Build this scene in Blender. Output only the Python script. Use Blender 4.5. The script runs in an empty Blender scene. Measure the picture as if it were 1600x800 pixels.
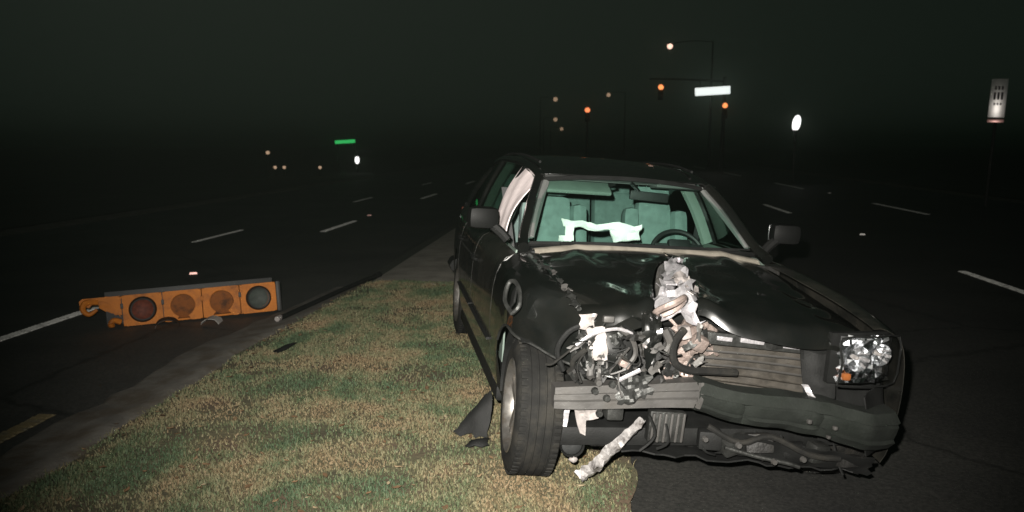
import bpy, bmesh, math, random
import numpy as np
from mathutils import Vector, noise

scene = bpy.context.scene
coll = scene.collection
R = math.radians

# ------------------------------------------------------------------ camera, night sky, flash
cam_d = bpy.data.cameras.new("camera")
cam = bpy.data.objects.new("camera", cam_d)
coll.objects.link(cam)
cam.location = (0, 0, 1.65)
cam.rotation_euler = (R(90 - 8.23), 0, R(5.37))
cam_d.sensor_width = 36.0
cam_d.lens = 27.2
cam_d.clip_end = 3000
scene.camera = cam
cam_d.dof.use_dof = True
cam_d.dof.focus_distance = 4.2
cam_d.dof.aperture_fstop = 2.8

world = bpy.data.worlds.new("World")
scene.world = world
world.use_nodes = True
wn = world.node_tree
bg = wn.nodes["Background"]
bg.inputs[0].default_value = (0.0068, 0.0100, 0.0075, 1)     # night sky glowing faintly over the town
bg.inputs[1].default_value = 1.0

fl_d = bpy.data.lights.new("camera_flash", 'SPOT')
fl = bpy.data.objects.new("camera_flash", fl_d)
coll.objects.link(fl)
fl.location = (-0.10, 0.02, 1.80)
fl_d.energy = 3150
fl_d.color = (1.0, 0.95, 0.88)
fl_d.shadow_soft_size = 0.025
fl_d.spot_size = R(83)
fl_d.spot_blend = 1.0
_t = Vector((-0.35, 5.4, 1.22)) - fl.location
fl.rotation_euler = _t.to_track_quat('-Z', 'Y').to_euler()

scene.view_settings.view_transform = 'Standard'
scene.view_settings.look = 'None'
scene.view_settings.exposure = 0.0
scene.view_settings.gamma = 1.0

# ------------------------------------------------------------------ materials
def nm(name):
    m = bpy.data.materials.new(name)
    m.use_nodes = True
    return m, m.node_tree, m.node_tree.nodes["Principled BSDF"]

def mat(name, c, rough=0.5, metal=0.0, coat=0.0, var=0.25, scale=8.0, bump=0.0, bscale=60.0,
        emit=None, estr=0.0, spec=0.5, dirt=None, dscale=5.0, dlo=0.5, dhi=0.7, rvar=0.0):
    m, nt, b = nm(name)
    tc = nt.nodes.new('ShaderNodeTexCoord')
    n = nt.nodes.new('ShaderNodeTexNoise'); n.inputs['Scale'].default_value = scale; n.inputs['Detail'].default_value = 6
    nt.links.new(tc.outputs['Object'], n.inputs['Vector'])
    r = nt.nodes.new('ShaderNodeValToRGB')
    r.color_ramp.elements[0].position = 0.3; r.color_ramp.elements[1].position = 0.7
    r.color_ramp.elements[0].color = (*[x * (1 - var) for x in c], 1)
    r.color_ramp.elements[1].color = (*[min(1, x * (1 + var)) for x in c], 1)
    nt.links.new(n.outputs['Fac'], r.inputs['Fac'])
    out = r.outputs['Color']
    if dirt:
        d = nt.nodes.new('ShaderNodeTexNoise'); d.inputs['Scale'].default_value = dscale; d.inputs['Detail'].default_value = 8
        d.inputs['Roughness'].default_value = 0.65
        nt.links.new(tc.outputs['Object'], d.inputs['Vector'])
        mr = nt.nodes.new('ShaderNodeMapRange'); mr.inputs[1].default_value = dlo; mr.inputs[2].default_value = dhi
        nt.links.new(d.outputs['Fac'], mr.inputs[0])
        mx = nt.nodes.new('ShaderNodeMix'); mx.data_type = 'RGBA'
        nt.links.new(mr.outputs[0], mx.inputs[0]); nt.links.new(out, mx.inputs[6]); mx.inputs[7].default_value = (*dirt, 1)
        out = mx.outputs[2]
    nt.links.new(out, b.inputs['Base Color'])
    b.inputs['Roughness'].default_value = rough
    if rvar:
        rn = nt.nodes.new('ShaderNodeTexNoise'); rn.inputs['Scale'].default_value = scale * 2.3; rn.inputs['Detail'].default_value = 5
        nt.links.new(tc.outputs['Object'], rn.inputs['Vector'])
        rm = nt.nodes.new('ShaderNodeMapRange'); rm.inputs[1].default_value = 0.3; rm.inputs[2].default_value = 0.7
        rm.inputs[3].default_value = max(0.02, rough - rvar); rm.inputs[4].default_value = min(1, rough + rvar)
        nt.links.new(rn.outputs['Fac'], rm.inputs[0]); nt.links.new(rm.outputs[0], b.inputs['Roughness'])
    b.inputs['Metallic'].default_value = metal
    b.inputs['Coat Weight'].default_value = coat
    b.inputs['Coat Roughness'].default_value = 0.06
    b.inputs['Specular IOR Level'].default_value = spec
    if bump:
        bn = nt.nodes.new('ShaderNodeTexNoise'); bn.inputs['Scale'].default_value = bscale; bn.inputs['Detail'].default_value = 8
        nt.links.new(tc.outputs['Object'], bn.inputs['Vector'])
        bp = nt.nodes.new('ShaderNodeBump'); bp.inputs['Strength'].default_value = bump; bp.inputs['Distance'].default_value = 0.01
        nt.links.new(bn.outputs['Fac'], bp.inputs['Height']); nt.links.new(bp.outputs['Normal'], b.inputs['Normal'])
    if emit:
        b.inputs['Emission Color'].default_value = (*emit, 1)
        b.inputs['Emission Strength'].default_value = estr
    return m

def glass(name, tint, gloss=0.04, rough=0.03):
    m = bpy.data.materials.new(name); m.use_nodes = True
    nt = m.node_tree; nt.nodes.clear()
    o = nt.nodes.new('ShaderNodeOutputMaterial')
    t = nt.nodes.new('ShaderNodeBsdfTransparent'); t.inputs[0].default_value = (*tint, 1)
    g = nt.nodes.new('ShaderNodeBsdfGlossy'); g.inputs['Roughness'].default_value = rough
    lw = nt.nodes.new('ShaderNodeLayerWeight'); lw.inputs[0].default_value = .5
    pw = nt.nodes.new('ShaderNodeMath'); pw.operation = 'POWER'; pw.inputs[1].default_value = 4.0
    nt.links.new(lw.outputs['Facing'], pw.inputs[0])
    f = nt.nodes.new('ShaderNodeMath'); f.operation = 'MULTIPLY_ADD'; f.inputs[1].default_value = .55; f.inputs[2].default_value = .022
    nt.links.new(pw.outputs[0], f.inputs[0])
    tc = nt.nodes.new('ShaderNodeTexCoord')
    n = nt.nodes.new('ShaderNodeTexNoise'); n.inputs['Scale'].default_value = 4
    nt.links.new(tc.outputs['Object'], n.inputs['Vector'])
    mr = nt.nodes.new('ShaderNodeMapRange'); mr.inputs[3].default_value = rough * .6; mr.inputs[4].default_value = rough * 2
    nt.links.new(n.outputs['Fac'], mr.inputs[0]); nt.links.new(mr.outputs[0], g.inputs['Roughness'])
    mx = nt.nodes.new('ShaderNodeMixShader')
    nt.links.new(f.outputs[0], mx.inputs[0]); nt.links.new(t.outputs[0], mx.inputs[1]); nt.links.new(g.outputs[0], mx.inputs[2])
    nt.links.new(mx.outputs[0], o.inputs[0])
    return m

def asphalt_mat(name, k):
    m, nt, b = nm(name)
    tc = nt.nodes.new('ShaderNodeTexCoord')
    def no(s, d=6):
        n = nt.nodes.new('ShaderNodeTexNoise'); n.inputs['Scale'].default_value = s; n.inputs['Detail'].default_value = d
        nt.links.new(tc.outputs['Object'], n.inputs['Vector']); return n
    a, c, e = no(55, 8), no(0.7, 5), no(7, 6)
    r = nt.nodes.new('ShaderNodeValToRGB')
    r.color_ramp.elements[0].position = .36; r.color_ramp.elements[1].position = .66
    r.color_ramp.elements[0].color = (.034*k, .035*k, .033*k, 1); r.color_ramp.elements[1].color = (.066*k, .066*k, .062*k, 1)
    nt.links.new(a.outputs['Fac'], r.inputs['Fac'])
    r2 = nt.nodes.new('ShaderNodeValToRGB')
    r2.color_ramp.elements[0].position = .35; r2.color_ramp.elements[1].position = .65
    r2.color_ramp.elements[0].color = (.62, .62, .62, 1); r2.color_ramp.elements[1].color = (1.1, 1.08, 1.02, 1)
    nt.links.new(c.outputs['Fac'], r2.inputs['Fac'])
    mx = nt.nodes.new('ShaderNodeMix'); mx.data_type = 'RGBA'; mx.blend_type = 'MULTIPLY'; mx.inputs[0].default_value = 1
    nt.links.new(r.outputs[0], mx.inputs[6]); nt.links.new(r2.outputs[0], mx.inputs[7])
    # cracks
    v = nt.nodes.new('ShaderNodeTexVoronoi'); v.feature = 'DISTANCE_TO_EDGE'; v.inputs['Scale'].default_value = .42
    wv = nt.nodes.new('ShaderNodeMix'); wv.data_type = 'VECTOR'; wv.inputs[0].default_value = .12
    nt.links.new(tc.outputs['Object'], wv.inputs[4]); nt.links.new(e.outputs['Color'], wv.inputs[5])
    nt.links.new(wv.outputs[1], v.inputs['Vector'])
    cr = nt.nodes.new('ShaderNodeMapRange'); cr.inputs[1].default_value = .0; cr.inputs[2].default_value = .012
    cr.inputs[3].default_value = .45; cr.inputs[4].default_value = 1
    nt.links.new(v.outputs['Distance'], cr.inputs[0])
    m2 = nt.nodes.new('ShaderNodeMix'); m2.data_type = 'RGBA'; m2.blend_type = 'MULTIPLY'; m2.inputs[0].default_value = 1
    nt.links.new(mx.outputs[2], m2.inputs[6]); nt.links.new(cr.outputs[0], m2.inputs[7])
    nt.links.new(m2.outputs[2], b.inputs['Base Color'])
    b.inputs['Roughness'].default_value = .62
    b.inputs['Specular IOR Level'].default_value = .5
    bp = nt.nodes.new('ShaderNodeBump'); bp.inputs['Strength'].default_value = .3; bp.inputs['Distance'].default_value = .004
    nt.links.new(a.outputs['Fac'], bp.inputs['Height']); nt.links.new(bp.outputs['Normal'], b.inputs['Normal'])
    return m

def blade_mat(name, cols, attr='tone'):
    m, nt, b = nm(name)
    at = nt.nodes.new('ShaderNodeAttribute'); at.attribute_name = attr
    r = nt.nodes.new('ShaderNodeValToRGB')
    el = r.color_ramp.elements
    while len(el) < len(cols): el.new(0.5)
    for i, (p, c) in enumerate(cols):
        el[i].position = p; el[i].color = (*c, 1)
    nt.links.new(at.outputs['Fac'], r.inputs['Fac'])
    nt.links.new(r.outputs[0], b.inputs['Base Color'])
    b.inputs['Roughness'].default_value = .7
    b.inputs['Specular IOR Level'].default_value = .25
    return m

M = {}
M['paint'] = mat('black_car_paint', (.0042, .0048, .0044), .22, 0, 1.0, .15, 3, dirt=(.009, .0085, .007), dscale=3.2, dlo=.45, dhi=.85, rvar=.08)
M['side_paint'] = mat('dusty_sheen_side_paint', (.006, .0065, .006), .30, 0, .9, .15, 3, dirt=(.040, .037, .030), dscale=2.6, dlo=.38, dhi=.72, rvar=.08)  # tan stands in for lit grass mirrored in the flank, besides dust
M['mirror_shell'] = mat('mirror_shell', (.0035, .0038, .0036), .55, spec=.12, var=.2)
M['plastic'] = mat('black_plastic', (.0065, .0068, .0065), .65, spec=.2, var=.3, scale=14, bump=.15, bscale=120)
M['rubber'] = mat('tyre_rubber', (.0085, .0085, .0078), .85, spec=.2, var=.35, scale=9, bump=.25, bscale=70, dirt=(.022, .020, .016), dscale=9, dlo=.46, dhi=.78)
M['darkmetal'] = mat('dark_metal', (.030, .031, .029), .5, .5, var=.4, scale=12, bump=.3, bscale=50, rvar=.15)
M['beam'] = mat('bare_aluminium_beam', (.055, .053, .050), .55, .3, var=.22, scale=6, bump=.15, bscale=40, dirt=(.06, .056, .05), dscale=8, dlo=.5, dhi=.75, rvar=.1)
M['foam'] = mat('grey_green_foam', (.012, .014, .012), .85, spec=.15, var=.25, scale=9, bump=.3, bscale=90, dirt=(.008, .010, .008), dscale=6)
M['silver'] = mat('torn_bright_metal', (.70, .68, .70), .36, .75, var=.2, scale=20, bump=.25, bscale=90, rvar=.12)
M['bright_trim'] = mat('bright_trim', (.52, .50, .49), .36, .6, var=.3, scale=22, bump=.3, bscale=70, rvar=.1, dirt=(.09, .08, .075), dscale=16, dlo=.50, dhi=.66)
M['white'] = mat('white_plastic', (.23, .21, .20), .5, var=.2, scale=18, dirt=(.10, .09, .085), dscale=14, dlo=.5, dhi=.7, bump=.1, bscale=40)
M['pink'] = mat('raw_aluminium_casting', (.22, .175, .155), .5, .35, var=.35, scale=18, bump=.4, bscale=60, dirt=(.10, .085, .075), dscale=14, dlo=.5, dhi=.68)
M['radiator'] = mat('radiator_fins', (.045, .040, .033), .6, .2, var=.3, scale=25, bump=.2, bscale=200, dirt=(.022, .02, .016), dscale=7)
M['grease'] = mat('greasy_engine', (.010, .0098, .009), .6, .2, var=.5, scale=15, bump=.5, bscale=45, dirt=(.026, .024, .02), dscale=10)
M['rim'] = mat('alloy_rim', (.20, .19, .175), .42, .8, var=.15, scale=12, rvar=.1, dirt=(.12, .09, .06), dscale=10, dlo=.52, dhi=.75)
M['rust'] = mat('rusty_disc', (.17, .085, .05), .6, .5, var=.4, scale=14)
M['chrome'] = mat('headlight_chrome', (.90, .91, .93), .17, 1.0, var=.05, scale=12)
M['amber'] = mat('amber_lens', (.22, .07, .02), .3, var=.2, scale=20)
M['windshield'] = glass('green_tinted_windshield', (.83, .915, .885), rough=.02)
M['sideglass'] = glass('tinted_side_glass', (.62, .72, .67), rough=.02)
M['lens'] = glass('clear_lens', (.985, .99, .99), rough=.02)
M['seat'] = mat('teal_tint_seat_cloth', (.135, .195, .180), .85, var=.16, scale=22, bump=.2, bscale=160)  # teal cast of the windshield glass is painted into the cloth
M['trim'] = mat('pale_interior_trim', (.13, .17, .145), .7, var=.12, scale=9)
M['dash'] = mat('dark_dashboard', (.009, .010, .010), .6, var=.3, scale=15, bump=.15, bscale=150)
M['liner'] = mat('headliner', (.10, .105, .10), .9, var=.1)
M['airbag'] = mat('airbag_cloth', (.80, .77, .75), .8, var=.07, scale=14, bump=.3, bscale=35)
M['curtain'] = mat('curtain_airbag_cloth', (.82, .72, .71), .8, var=.07, scale=14, bump=.2, bscale=35)
M['cowl'] = mat('tan_highlight_cowl', (.22, .20, .165), .6, var=.3, scale=7, dirt=(.11, .10, .08), dscale=9)  # highlight along the hood's rear edge, painted as pale tan
M['asphalt'] = asphalt_mat('grey_asphalt', 1.0)
M['asphalt_dark'] = asphalt_mat('dark_asphalt', .5)  # same asphalt mix with a darker base tone, for the right road
M['paint_white'] = mat('road_paint_white', (.78, .78, .74), .75, var=.15, scale=9, dirt=(.22, .22, .21), dscale=16, dlo=.5, dhi=.68, bump=.5, bscale=110)
M['paint_yellow'] = mat('road_paint_yellow', (.12, .095, .045), .75, var=.2, scale=9, dirt=(.10, .09, .06), dscale=14, dlo=.45, dhi=.65, bump=.5, bscale=110)
M['concrete'] = mat('concrete', (.30, .275, .235), .85, var=.22, scale=3.5, bump=.4, bscale=60, dirt=(.18, .165, .14), dscale=2.2, dlo=.48, dhi=.7)
M['kerb'] = mat('kerb_concrete', (.115, .107, .092), .85, var=.3, scale=5, bump=.5, bscale=50, dirt=(.075, .060, .042), dscale=4, dlo=.45, dhi=.62)
M['soil'] = mat('median_soil', (.072, .066, .034), .95, var=.4, scale=4, bump=.8, bscale=35, dirt=(.088, .060, .036), dscale=2.2, dlo=.48, dhi=.62)
M['far_ground'] = mat('far_ground', (.035, .04, .028), .85, var=.3, scale=.4)
M['pole'] = mat('dark_painted_pole', (.022, .024, .021), .7, .0, var=.2, scale=3)
M['sig_yellow'] = mat('signal_yellow_plastic', (.40, .125, .010), .6, spec=.2, var=.2, scale=6, bump=.1, bscale=50, dirt=(.14, .044, .008), dscale=6, dlo=.46, dhi=.70)
M['sig_inner'] = mat('shaded_grimy_inside', (.20, .060, .008), .7, spec=.2, var=.4, scale=9, dirt=(.05, .018, .005), dscale=9, dlo=.42, dhi=.66)  # darker, grimy copy of the shell yellow; paints shade into the openings
M['sig_dark'] = mat('signal_dark_inside', (.006, .006, .005), .6, var=.3)
M['sig_red'] = mat('dark_red_lens', (.085, .020, .010), .6, spec=.2, var=.35, scale=30)
M['sig_grey'] = mat('unlit_grey_lens', (.035, .042, .036), .6, spec=.2, var=.25, scale=20)
M['retro'] = mat('retroreflective_sheet', (.88, .84, .82), .30, .9, var=.06, scale=5)
M['retro_red'] = mat('red_reflector', (.88, .50, .46), .30, .9, var=.06, scale=5)
M['marker_body'] = mat('marker_body', (.30, .29, .27), .7, var=.2)
M['sign_text'] = mat('dark_sign_print', (.10, .085, .09), .7, var=.2)

def lamp_mat(name, col, s):
    return mat(name, (.5, .5, .5), .5, emit=col, estr=s)
M['l_pink'] = lamp_mat('lamp_glow_pinkish', (1, .62, .48), 2.0)
M['l_orange'] = lamp_mat('signal_glow_orange', (1, .30, .09), 1.9)
M['l_red'] = lamp_mat('signal_glow_red', (1, .25, .09), 1.9)
M['l_white'] = lamp_mat('lamp_glow_white', (1, .98, .95), 2.0)
M['l_dim'] = lamp_mat('lamp_glow_dim', (1, .66, .42), .50)
M['l_sign'] = lamp_mat('backlit_sign_face', (.93, 1, .96), 1.25)
M['l_green'] = lamp_mat('backlit_green_face', (.02, .62, .13), .75)

# ------------------------------------------------------------------ helpers
def obj(name, verts, faces, m, parent=None, smooth=True, loc=None, rot=None, sharp=40):
    me = bpy.data.meshes.new(name)
    me.from_pydata([tuple(map(float, v)) for v in verts], [], [tuple(int(i) for i in f) for f in faces])
    me.validate()
    bm = bmesh.new(); bm.from_mesh(me)
    bmesh.ops.recalc_face_normals(bm, faces=bm.faces)
    bm.to_mesh(me); bm.free()
    if smooth:
        me.polygons.foreach_set('use_smooth', [True] * len(me.polygons))
        me.set_sharp_from_angle(angle=R(sharp))
    me.materials.append(m if not isinstance(m, str) else M[m])
    o = bpy.data.objects.new(name, me); coll.objects.link(o)
    if parent: o.parent = parent
    if loc: o.location = loc
    if rot: o.rotation_euler = rot
    return o

def empty(name, loc=(0, 0, 0), rot=(0, 0, 0)):
    o = bpy.data.objects.new(name, None); coll.objects.link(o)
    o.location = loc; o.rotation_euler = rot; o.empty_display_size = .2
    return o

def tag(o, label, cat, group=None):
    o['label'] = label; o['category'] = cat
    if group: o['group'] = group
    return o

def struct(o): o['kind'] = 'structure'; return o

class MB:
    def __init__(s): s.v = []; s.f = []
    def add(s, vf):
        v, f = vf; k = len(s.v); s.v += [tuple(p) for p in v]; s.f += [[i + k for i in q] for q in f]; return s
    def build(s, name, m, parent=None, **k): return obj(name, s.v, s.f, m, parent, **k)

def hermite(keys, t):
    ks = np.array(keys, float); ts = ks[:, 0]; vs = ks[:, 1:]
    t = float(min(max(t, ts[0]), ts[-1]))
    i = int(min(max(np.searchsorted(ts, t) - 1, 0), len(ts) - 2))
    def tan(j):
        if j == 0: return (vs[1] - vs[0]) / (ts[1] - ts[0])
        if j == len(ts) - 1: return (vs[-1] - vs[-2]) / (ts[-1] - ts[-2])
        a = (vs[j] - vs[j - 1]) / (ts[j] - ts[j - 1]); b = (vs[j + 1] - vs[j]) / (ts[j + 1] - ts[j])
        return np.where(a * b > 0, 2 * a * b / (a + b + 1e-12), 0)
    h = ts[i + 1] - ts[i]; x = (t - ts[i]) / h
    r = (2*x**3 - 3*x*x + 1) * vs[i] + (x**3 - 2*x*x + x) * h * tan(i) + (-2*x**3 + 3*x*x) * vs[i+1] + (x**3 - x*x) * h * tan(i+1)
    return r if len(r) > 1 else float(r[0])

def grid(P, thick=.004):
    P = np.asarray(P, float); n, m = P.shape[:2]
    du = np.gradient(P, axis=0); dv = np.gradient(P, axis=1)
    N = np.cross(du, dv); N /= (np.linalg.norm(N, axis=2, keepdims=True) + 1e-9)
    Q = P + N * thick
    v = np.concatenate([P.reshape(-1, 3), Q.reshape(-1, 3)])
    k = n * m; f = []
    for i in range(n - 1):
        for j in range(m - 1):
            a, b, c, d = i*m+j, i*m+j+1, (i+1)*m+j+1, (i+1)*m+j
            f.append((a, b, c, d)); f.append((a+k, d+k, c+k, b+k))
    for i in range(n - 1):
        for j in (0, m - 1):
            a, d = i*m+j, (i+1)*m+j; f.append((a, d, d+k, a+k))
    for j in range(m - 1):
        for i in (0, n - 1):
            a, b = i*m+j, i*m+j+1; f.append((a, b, b+k, a+k))
    return v.tolist(), f

def tube(pts, r, seg=8, flat=1.0, close=True, smoothpts=True, sub=4):
    pts = [Vector(p) for p in pts]
    rs = list(r) if hasattr(r, '__len__') else [r] * len(pts)
    if smoothpts and len(pts) > 2:
        ks = [(i, *p, q) for i, (p, q) in enumerate(zip(pts, rs))]
        arr = [hermite_cr(ks, i / sub) for i in range((len(pts) - 1) * sub + 1)]
        pts = [Vector(a[:3]) for a in arr]; rs = [a[3] for a in arr]
    v = []; f = []
    prev = None
    for i, p in enumerate(pts):
        t = (pts[min(i+1, len(pts)-1)] - pts[max(i-1, 0)]).normalized()
        if prev is None:
            a = Vector((0, 0, 1)) if abs(t.z) < .9 else Vector((0, 1, 0))
            n = t.cross(a).normalized()
        else:
            n = (prev - t * prev.dot(t)).normalized()
        prev = n; b = t.cross(n)
        for k in range(seg):
            w = 2 * math.pi * k / seg
            v.append(p + n * (math.cos(w) * rs[i]) + b * (math.sin(w) * rs[i] * flat))
    for i in range(len(pts) - 1):
        for k in range(seg):
            f.append((i*seg+k, i*seg+(k+1) % seg, (i+1)*seg+(k+1) % seg, (i+1)*seg+k))
    if close:
        f.append(list(range(seg))[::-1]); f.append([(len(pts)-1)*seg+k for k in range(seg)])
    return v, f

def hermite_cr(ks, t):
    ks = np.array(ks, float); n = len(ks); i = min(int(t), n - 2); x = t - i
    p0 = ks[max(i-1, 0)][1:]; p1 = ks[i][1:]; p2 = ks[i+1][1:]; p3 = ks[min(i+2, n-1)][1:]
    return .5 * (2*p1 + (p2-p0)*x + (2*p0-5*p1+4*p2-p3)*x*x + (3*p1-p0-3*p2+p3)*x**3)

def box(c, s, bev=.01, rz=0, rx=0, ry=0, taper=0):
    bm = bmesh.new(); bmesh.ops.create_cube(bm, size=1)
    for v in bm.verts:
        k = 1 - taper * (v.co.z + .5)
        v.co = Vector((v.co.x * s[0] * k, v.co.y * s[1] * k, v.co.z * s[2]))
    if bev > 0:
        bmesh.ops.bevel(bm, geom=list(bm.edges), offset=min(bev, min(s) * .45), segments=2, affect='EDGES', profile=.6)
    from mathutils import Euler
    e = Euler((rx, ry, rz)).to_matrix()
    for v in bm.verts: v.co = e @ v.co + Vector(c)
    bm.verts.index_update()
    r = [v.co.copy() for v in bm.verts], [[v.index for v in f.verts] for f in bm.faces]
    bm.free(); return r

def lathe(prof, seg=32, axis='x', center=(0, 0, 0), closed=False):
    v = []; f = []; n = len(prof)
    for k in range(seg):
        w = 2 * math.pi * k / seg
        for a, r in prof:
            p = (a, r * math.cos(w), r * math.sin(w)) if axis == 'x' else ((r * math.cos(w), a, r * math.sin(w)) if axis == 'y' else (r * math.cos(w), r * math.sin(w), a))
            v.append((p[0] + center[0], p[1] + center[1], p[2] + center[2]))
    for k in range(seg):
        k2 = (k + 1) % seg
        for i in range(n if closed else n - 1):
            j = (i + 1) % n
            f.append((k*n+i, k*n+j, k2*n+j, k2*n+i))
    return v, f

def quadsheet(c4, nu=8, nv=8, amp=.015, seed=0, freq=9, thick=.003, bulge=0, ragged=0.0):
    a, b, c, d = [np.array(p, float) for p in c4]
    P = np.zeros((nu, nv, 3))
    nrm = np.cross(b - a, d - a); nrm /= np.linalg.norm(nrm) + 1e-9
    rg = random.Random(seed)
    for i in range(nu):
        for j in range(nv):
            s, t = i / (nu - 1), j / (nv - 1)
            if ragged:
                if i in (0, nu - 1): s += rg.uniform(-ragged, ragged)
                if j in (0, nv - 1): t += rg.uniform(-ragged, ragged)
            p = a*(1-s)*(1-t) + b*s*(1-t) + c*s*t + d*(1-s)*t
            q = Vector(p * freq) + Vector((seed * 3.1, seed * 1.7, seed))
            k = noise.noise(q) + .5 * noise.noise(q * 2.3)
            p = p + nrm * (amp * k + bulge * 4 * s * (1-s) * 4 * t * (1-t) * .25)
            nz = noise.noise_vector(q * 1.3)
            P[i, j] = p + np.array(nz) * amp * .5
    return grid(P, thick)

# ------------------------------------------------------------------ the setting
Z_ROAD = -.10
def sheet(name, x0, x1, y0, y1, z, m, nx=2, ny=2):
    v = [(x0 + (x1-x0)*i/(nx-1), y0 + (y1-y0)*j/(ny-1), z) for i in range(nx) for j in range(ny)]
    f = [(i*ny+j, (i+1)*ny+j, (i+1)*ny+j+1, i*ny+j+1) for i in range(nx-1) for j in range(ny-1)]
    return struct(obj(name, v, f, m, smooth=False))

sheet('ground', -900, 900, -60, 1800, Z_ROAD - .012, 'far_ground')
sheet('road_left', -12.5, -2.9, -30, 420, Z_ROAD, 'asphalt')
sheet('road_right', -.05, 15.5, -30, 420, Z_ROAD, 'asphalt_dark')
GRASS_END = 9.1
# median: soil under the turf, gently domed, and a paved strip beyond it
def med_left(y): return -2.86 + .10 * noise.noise(Vector((y * .9, 3, 0))) + .05 * noise.noise(Vector((y * 4.1, 8, 0))) + .03 * noise.noise(Vector((y * 11, 2, 0))) + max(0, (y - 6.5)) * .10
def med_right(y): return .24 + .11 * noise.noise(Vector((y * 1.4, 19, 0))) + .05 * noise.noise(Vector((y * 5.3, 12, 0)))
def med_z(x, y):
    e = min(max((x + 2.95) / .5, 0), 1) * min(max((med_right(y) + .02 - x) / .35, 0), 1)
    return -.085 + .085 * (e * e * (3 - 2*e)) + .012 * noise.noise(Vector((x * 2, y * 2, 0)))
P = []
for j in range(90):
    y = -2 + (GRASS_END + 2) * j / 89
    row = []
    for i in range(50):
        xl = med_left(y) - .12; xr = med_right(y)
        x = xl + (xr - xl) * i / 49
        row.append((x, y, med_z(x, y)))
    P.append(row)
struct(MB().add(grid(P, .03)).build('median_soil', 'soil'))
# paved part of the median behind the turf
pv = MB()
P = []
for j in range(40):
    y = GRASS_END - .15 + (150 - GRASS_END) * (j / 39) ** 2
    P.append([(x, y, z) for x, z in ((-2.62, Z_ROAD - .02), (-2.60, -.03), (-2.54, -.006), (-1.2, .004), (-.2, -.006), (-.14, -.03), (-.12, Z_ROAD - .02))])
pv.add(grid(P, .01))
struct(pv.build('median_paving', 'concrete', sharp=30))
# kerbs along the turf
def kerb(name, xf, y0, y1, side):
    P = []
    for j in range(60):
        y = y0 + (y1 - y0) * j / 59
        x = xf(y); dz = .006 * noise.noise(Vector((y * 2.2, side * 7, 1)))
        P.append([(x - side*.28, y, Z_ROAD - .008), (x - side*.24, y, Z_ROAD + .006), (x - side*.05, y, Z_ROAD + .012 + dz), (x + side*.05, y, -.070 + dz), (x + side*.16, y, -.055 + dz), (x + side*.22, y, -.075)])
    return struct(MB().add(grid(P, -.012 * side)).build(name, 'kerb', sharp=30))
kerb('kerb_left', lambda y: med_left(y) - .16, -2, GRASS_END, 1)
kerb('kerb_far_right', lambda y: 13.2, -5, 160, 1)
kerb('kerb_far_left', lambda y: -11.4, -5, 160, -1)
sheet('verge_right', 13.38, 60, -20, 420, -.03, 'far_ground')
sheet('verge_left', -60, -11.58, -20, 420, -.03, 'far_ground')

# painted markings: bars with ribs added to catch the flash, each stripe its own piece of the road
def stripe(x, y0, y1, w=.11, m='paint_white', seed=0, parent=None):
    n = max(10, int((y1 - y0) / .022)); n = min(n, 260)
    rg = random.Random(seed); P = []
    for j in range(n + 1):
        y = y0 + (y1 - y0) * j / n
        z = Z_ROAD + .004 + (.009 if j % 2 else 0)
        e = rg.uniform(-.006, .006)
        P.append([(x - w/2 + e, y, Z_ROAD + .003), (x - w/2 + .012 + e, y, z), (x + w/2 - .012 + e, y, z), (x + w/2 + e, y, Z_ROAD + .003)])
    o = MB().add(grid(P, -.001)).build('lane_stripe', m, smooth=False)
    struct(o); return o
k = 0
for y0, y1 in ((5.3, 7.95), (15.05, 17.25), (24.6, 27), (34, 36.5), (44, 46.5)):
    stripe(-5.24, y0, y1, .12, seed=k); k += 1
for y0, y1 in ((13.2, 15.2), (23, 25), (33, 35)):
    stripe(-7.0, y0, y1, .09, seed=k); k += 1
for y0, y1 in ((8.3, 11.1), (20.3, 23.1), (32, 35), (44, 47), (56, 59)):
    stripe(5.22, y0, y1, .12, seed=k); k += 1
for y0, y1 in ((20.2, 23.9), (31.5, 36), (44, 49), (57, 63), (70, 78)):
    stripe(8.56, y0, y1, .12, seed=k); k += 1
stripe(-3.47, -2, 4.55, .12, 'paint_yellow', seed=99)

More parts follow.
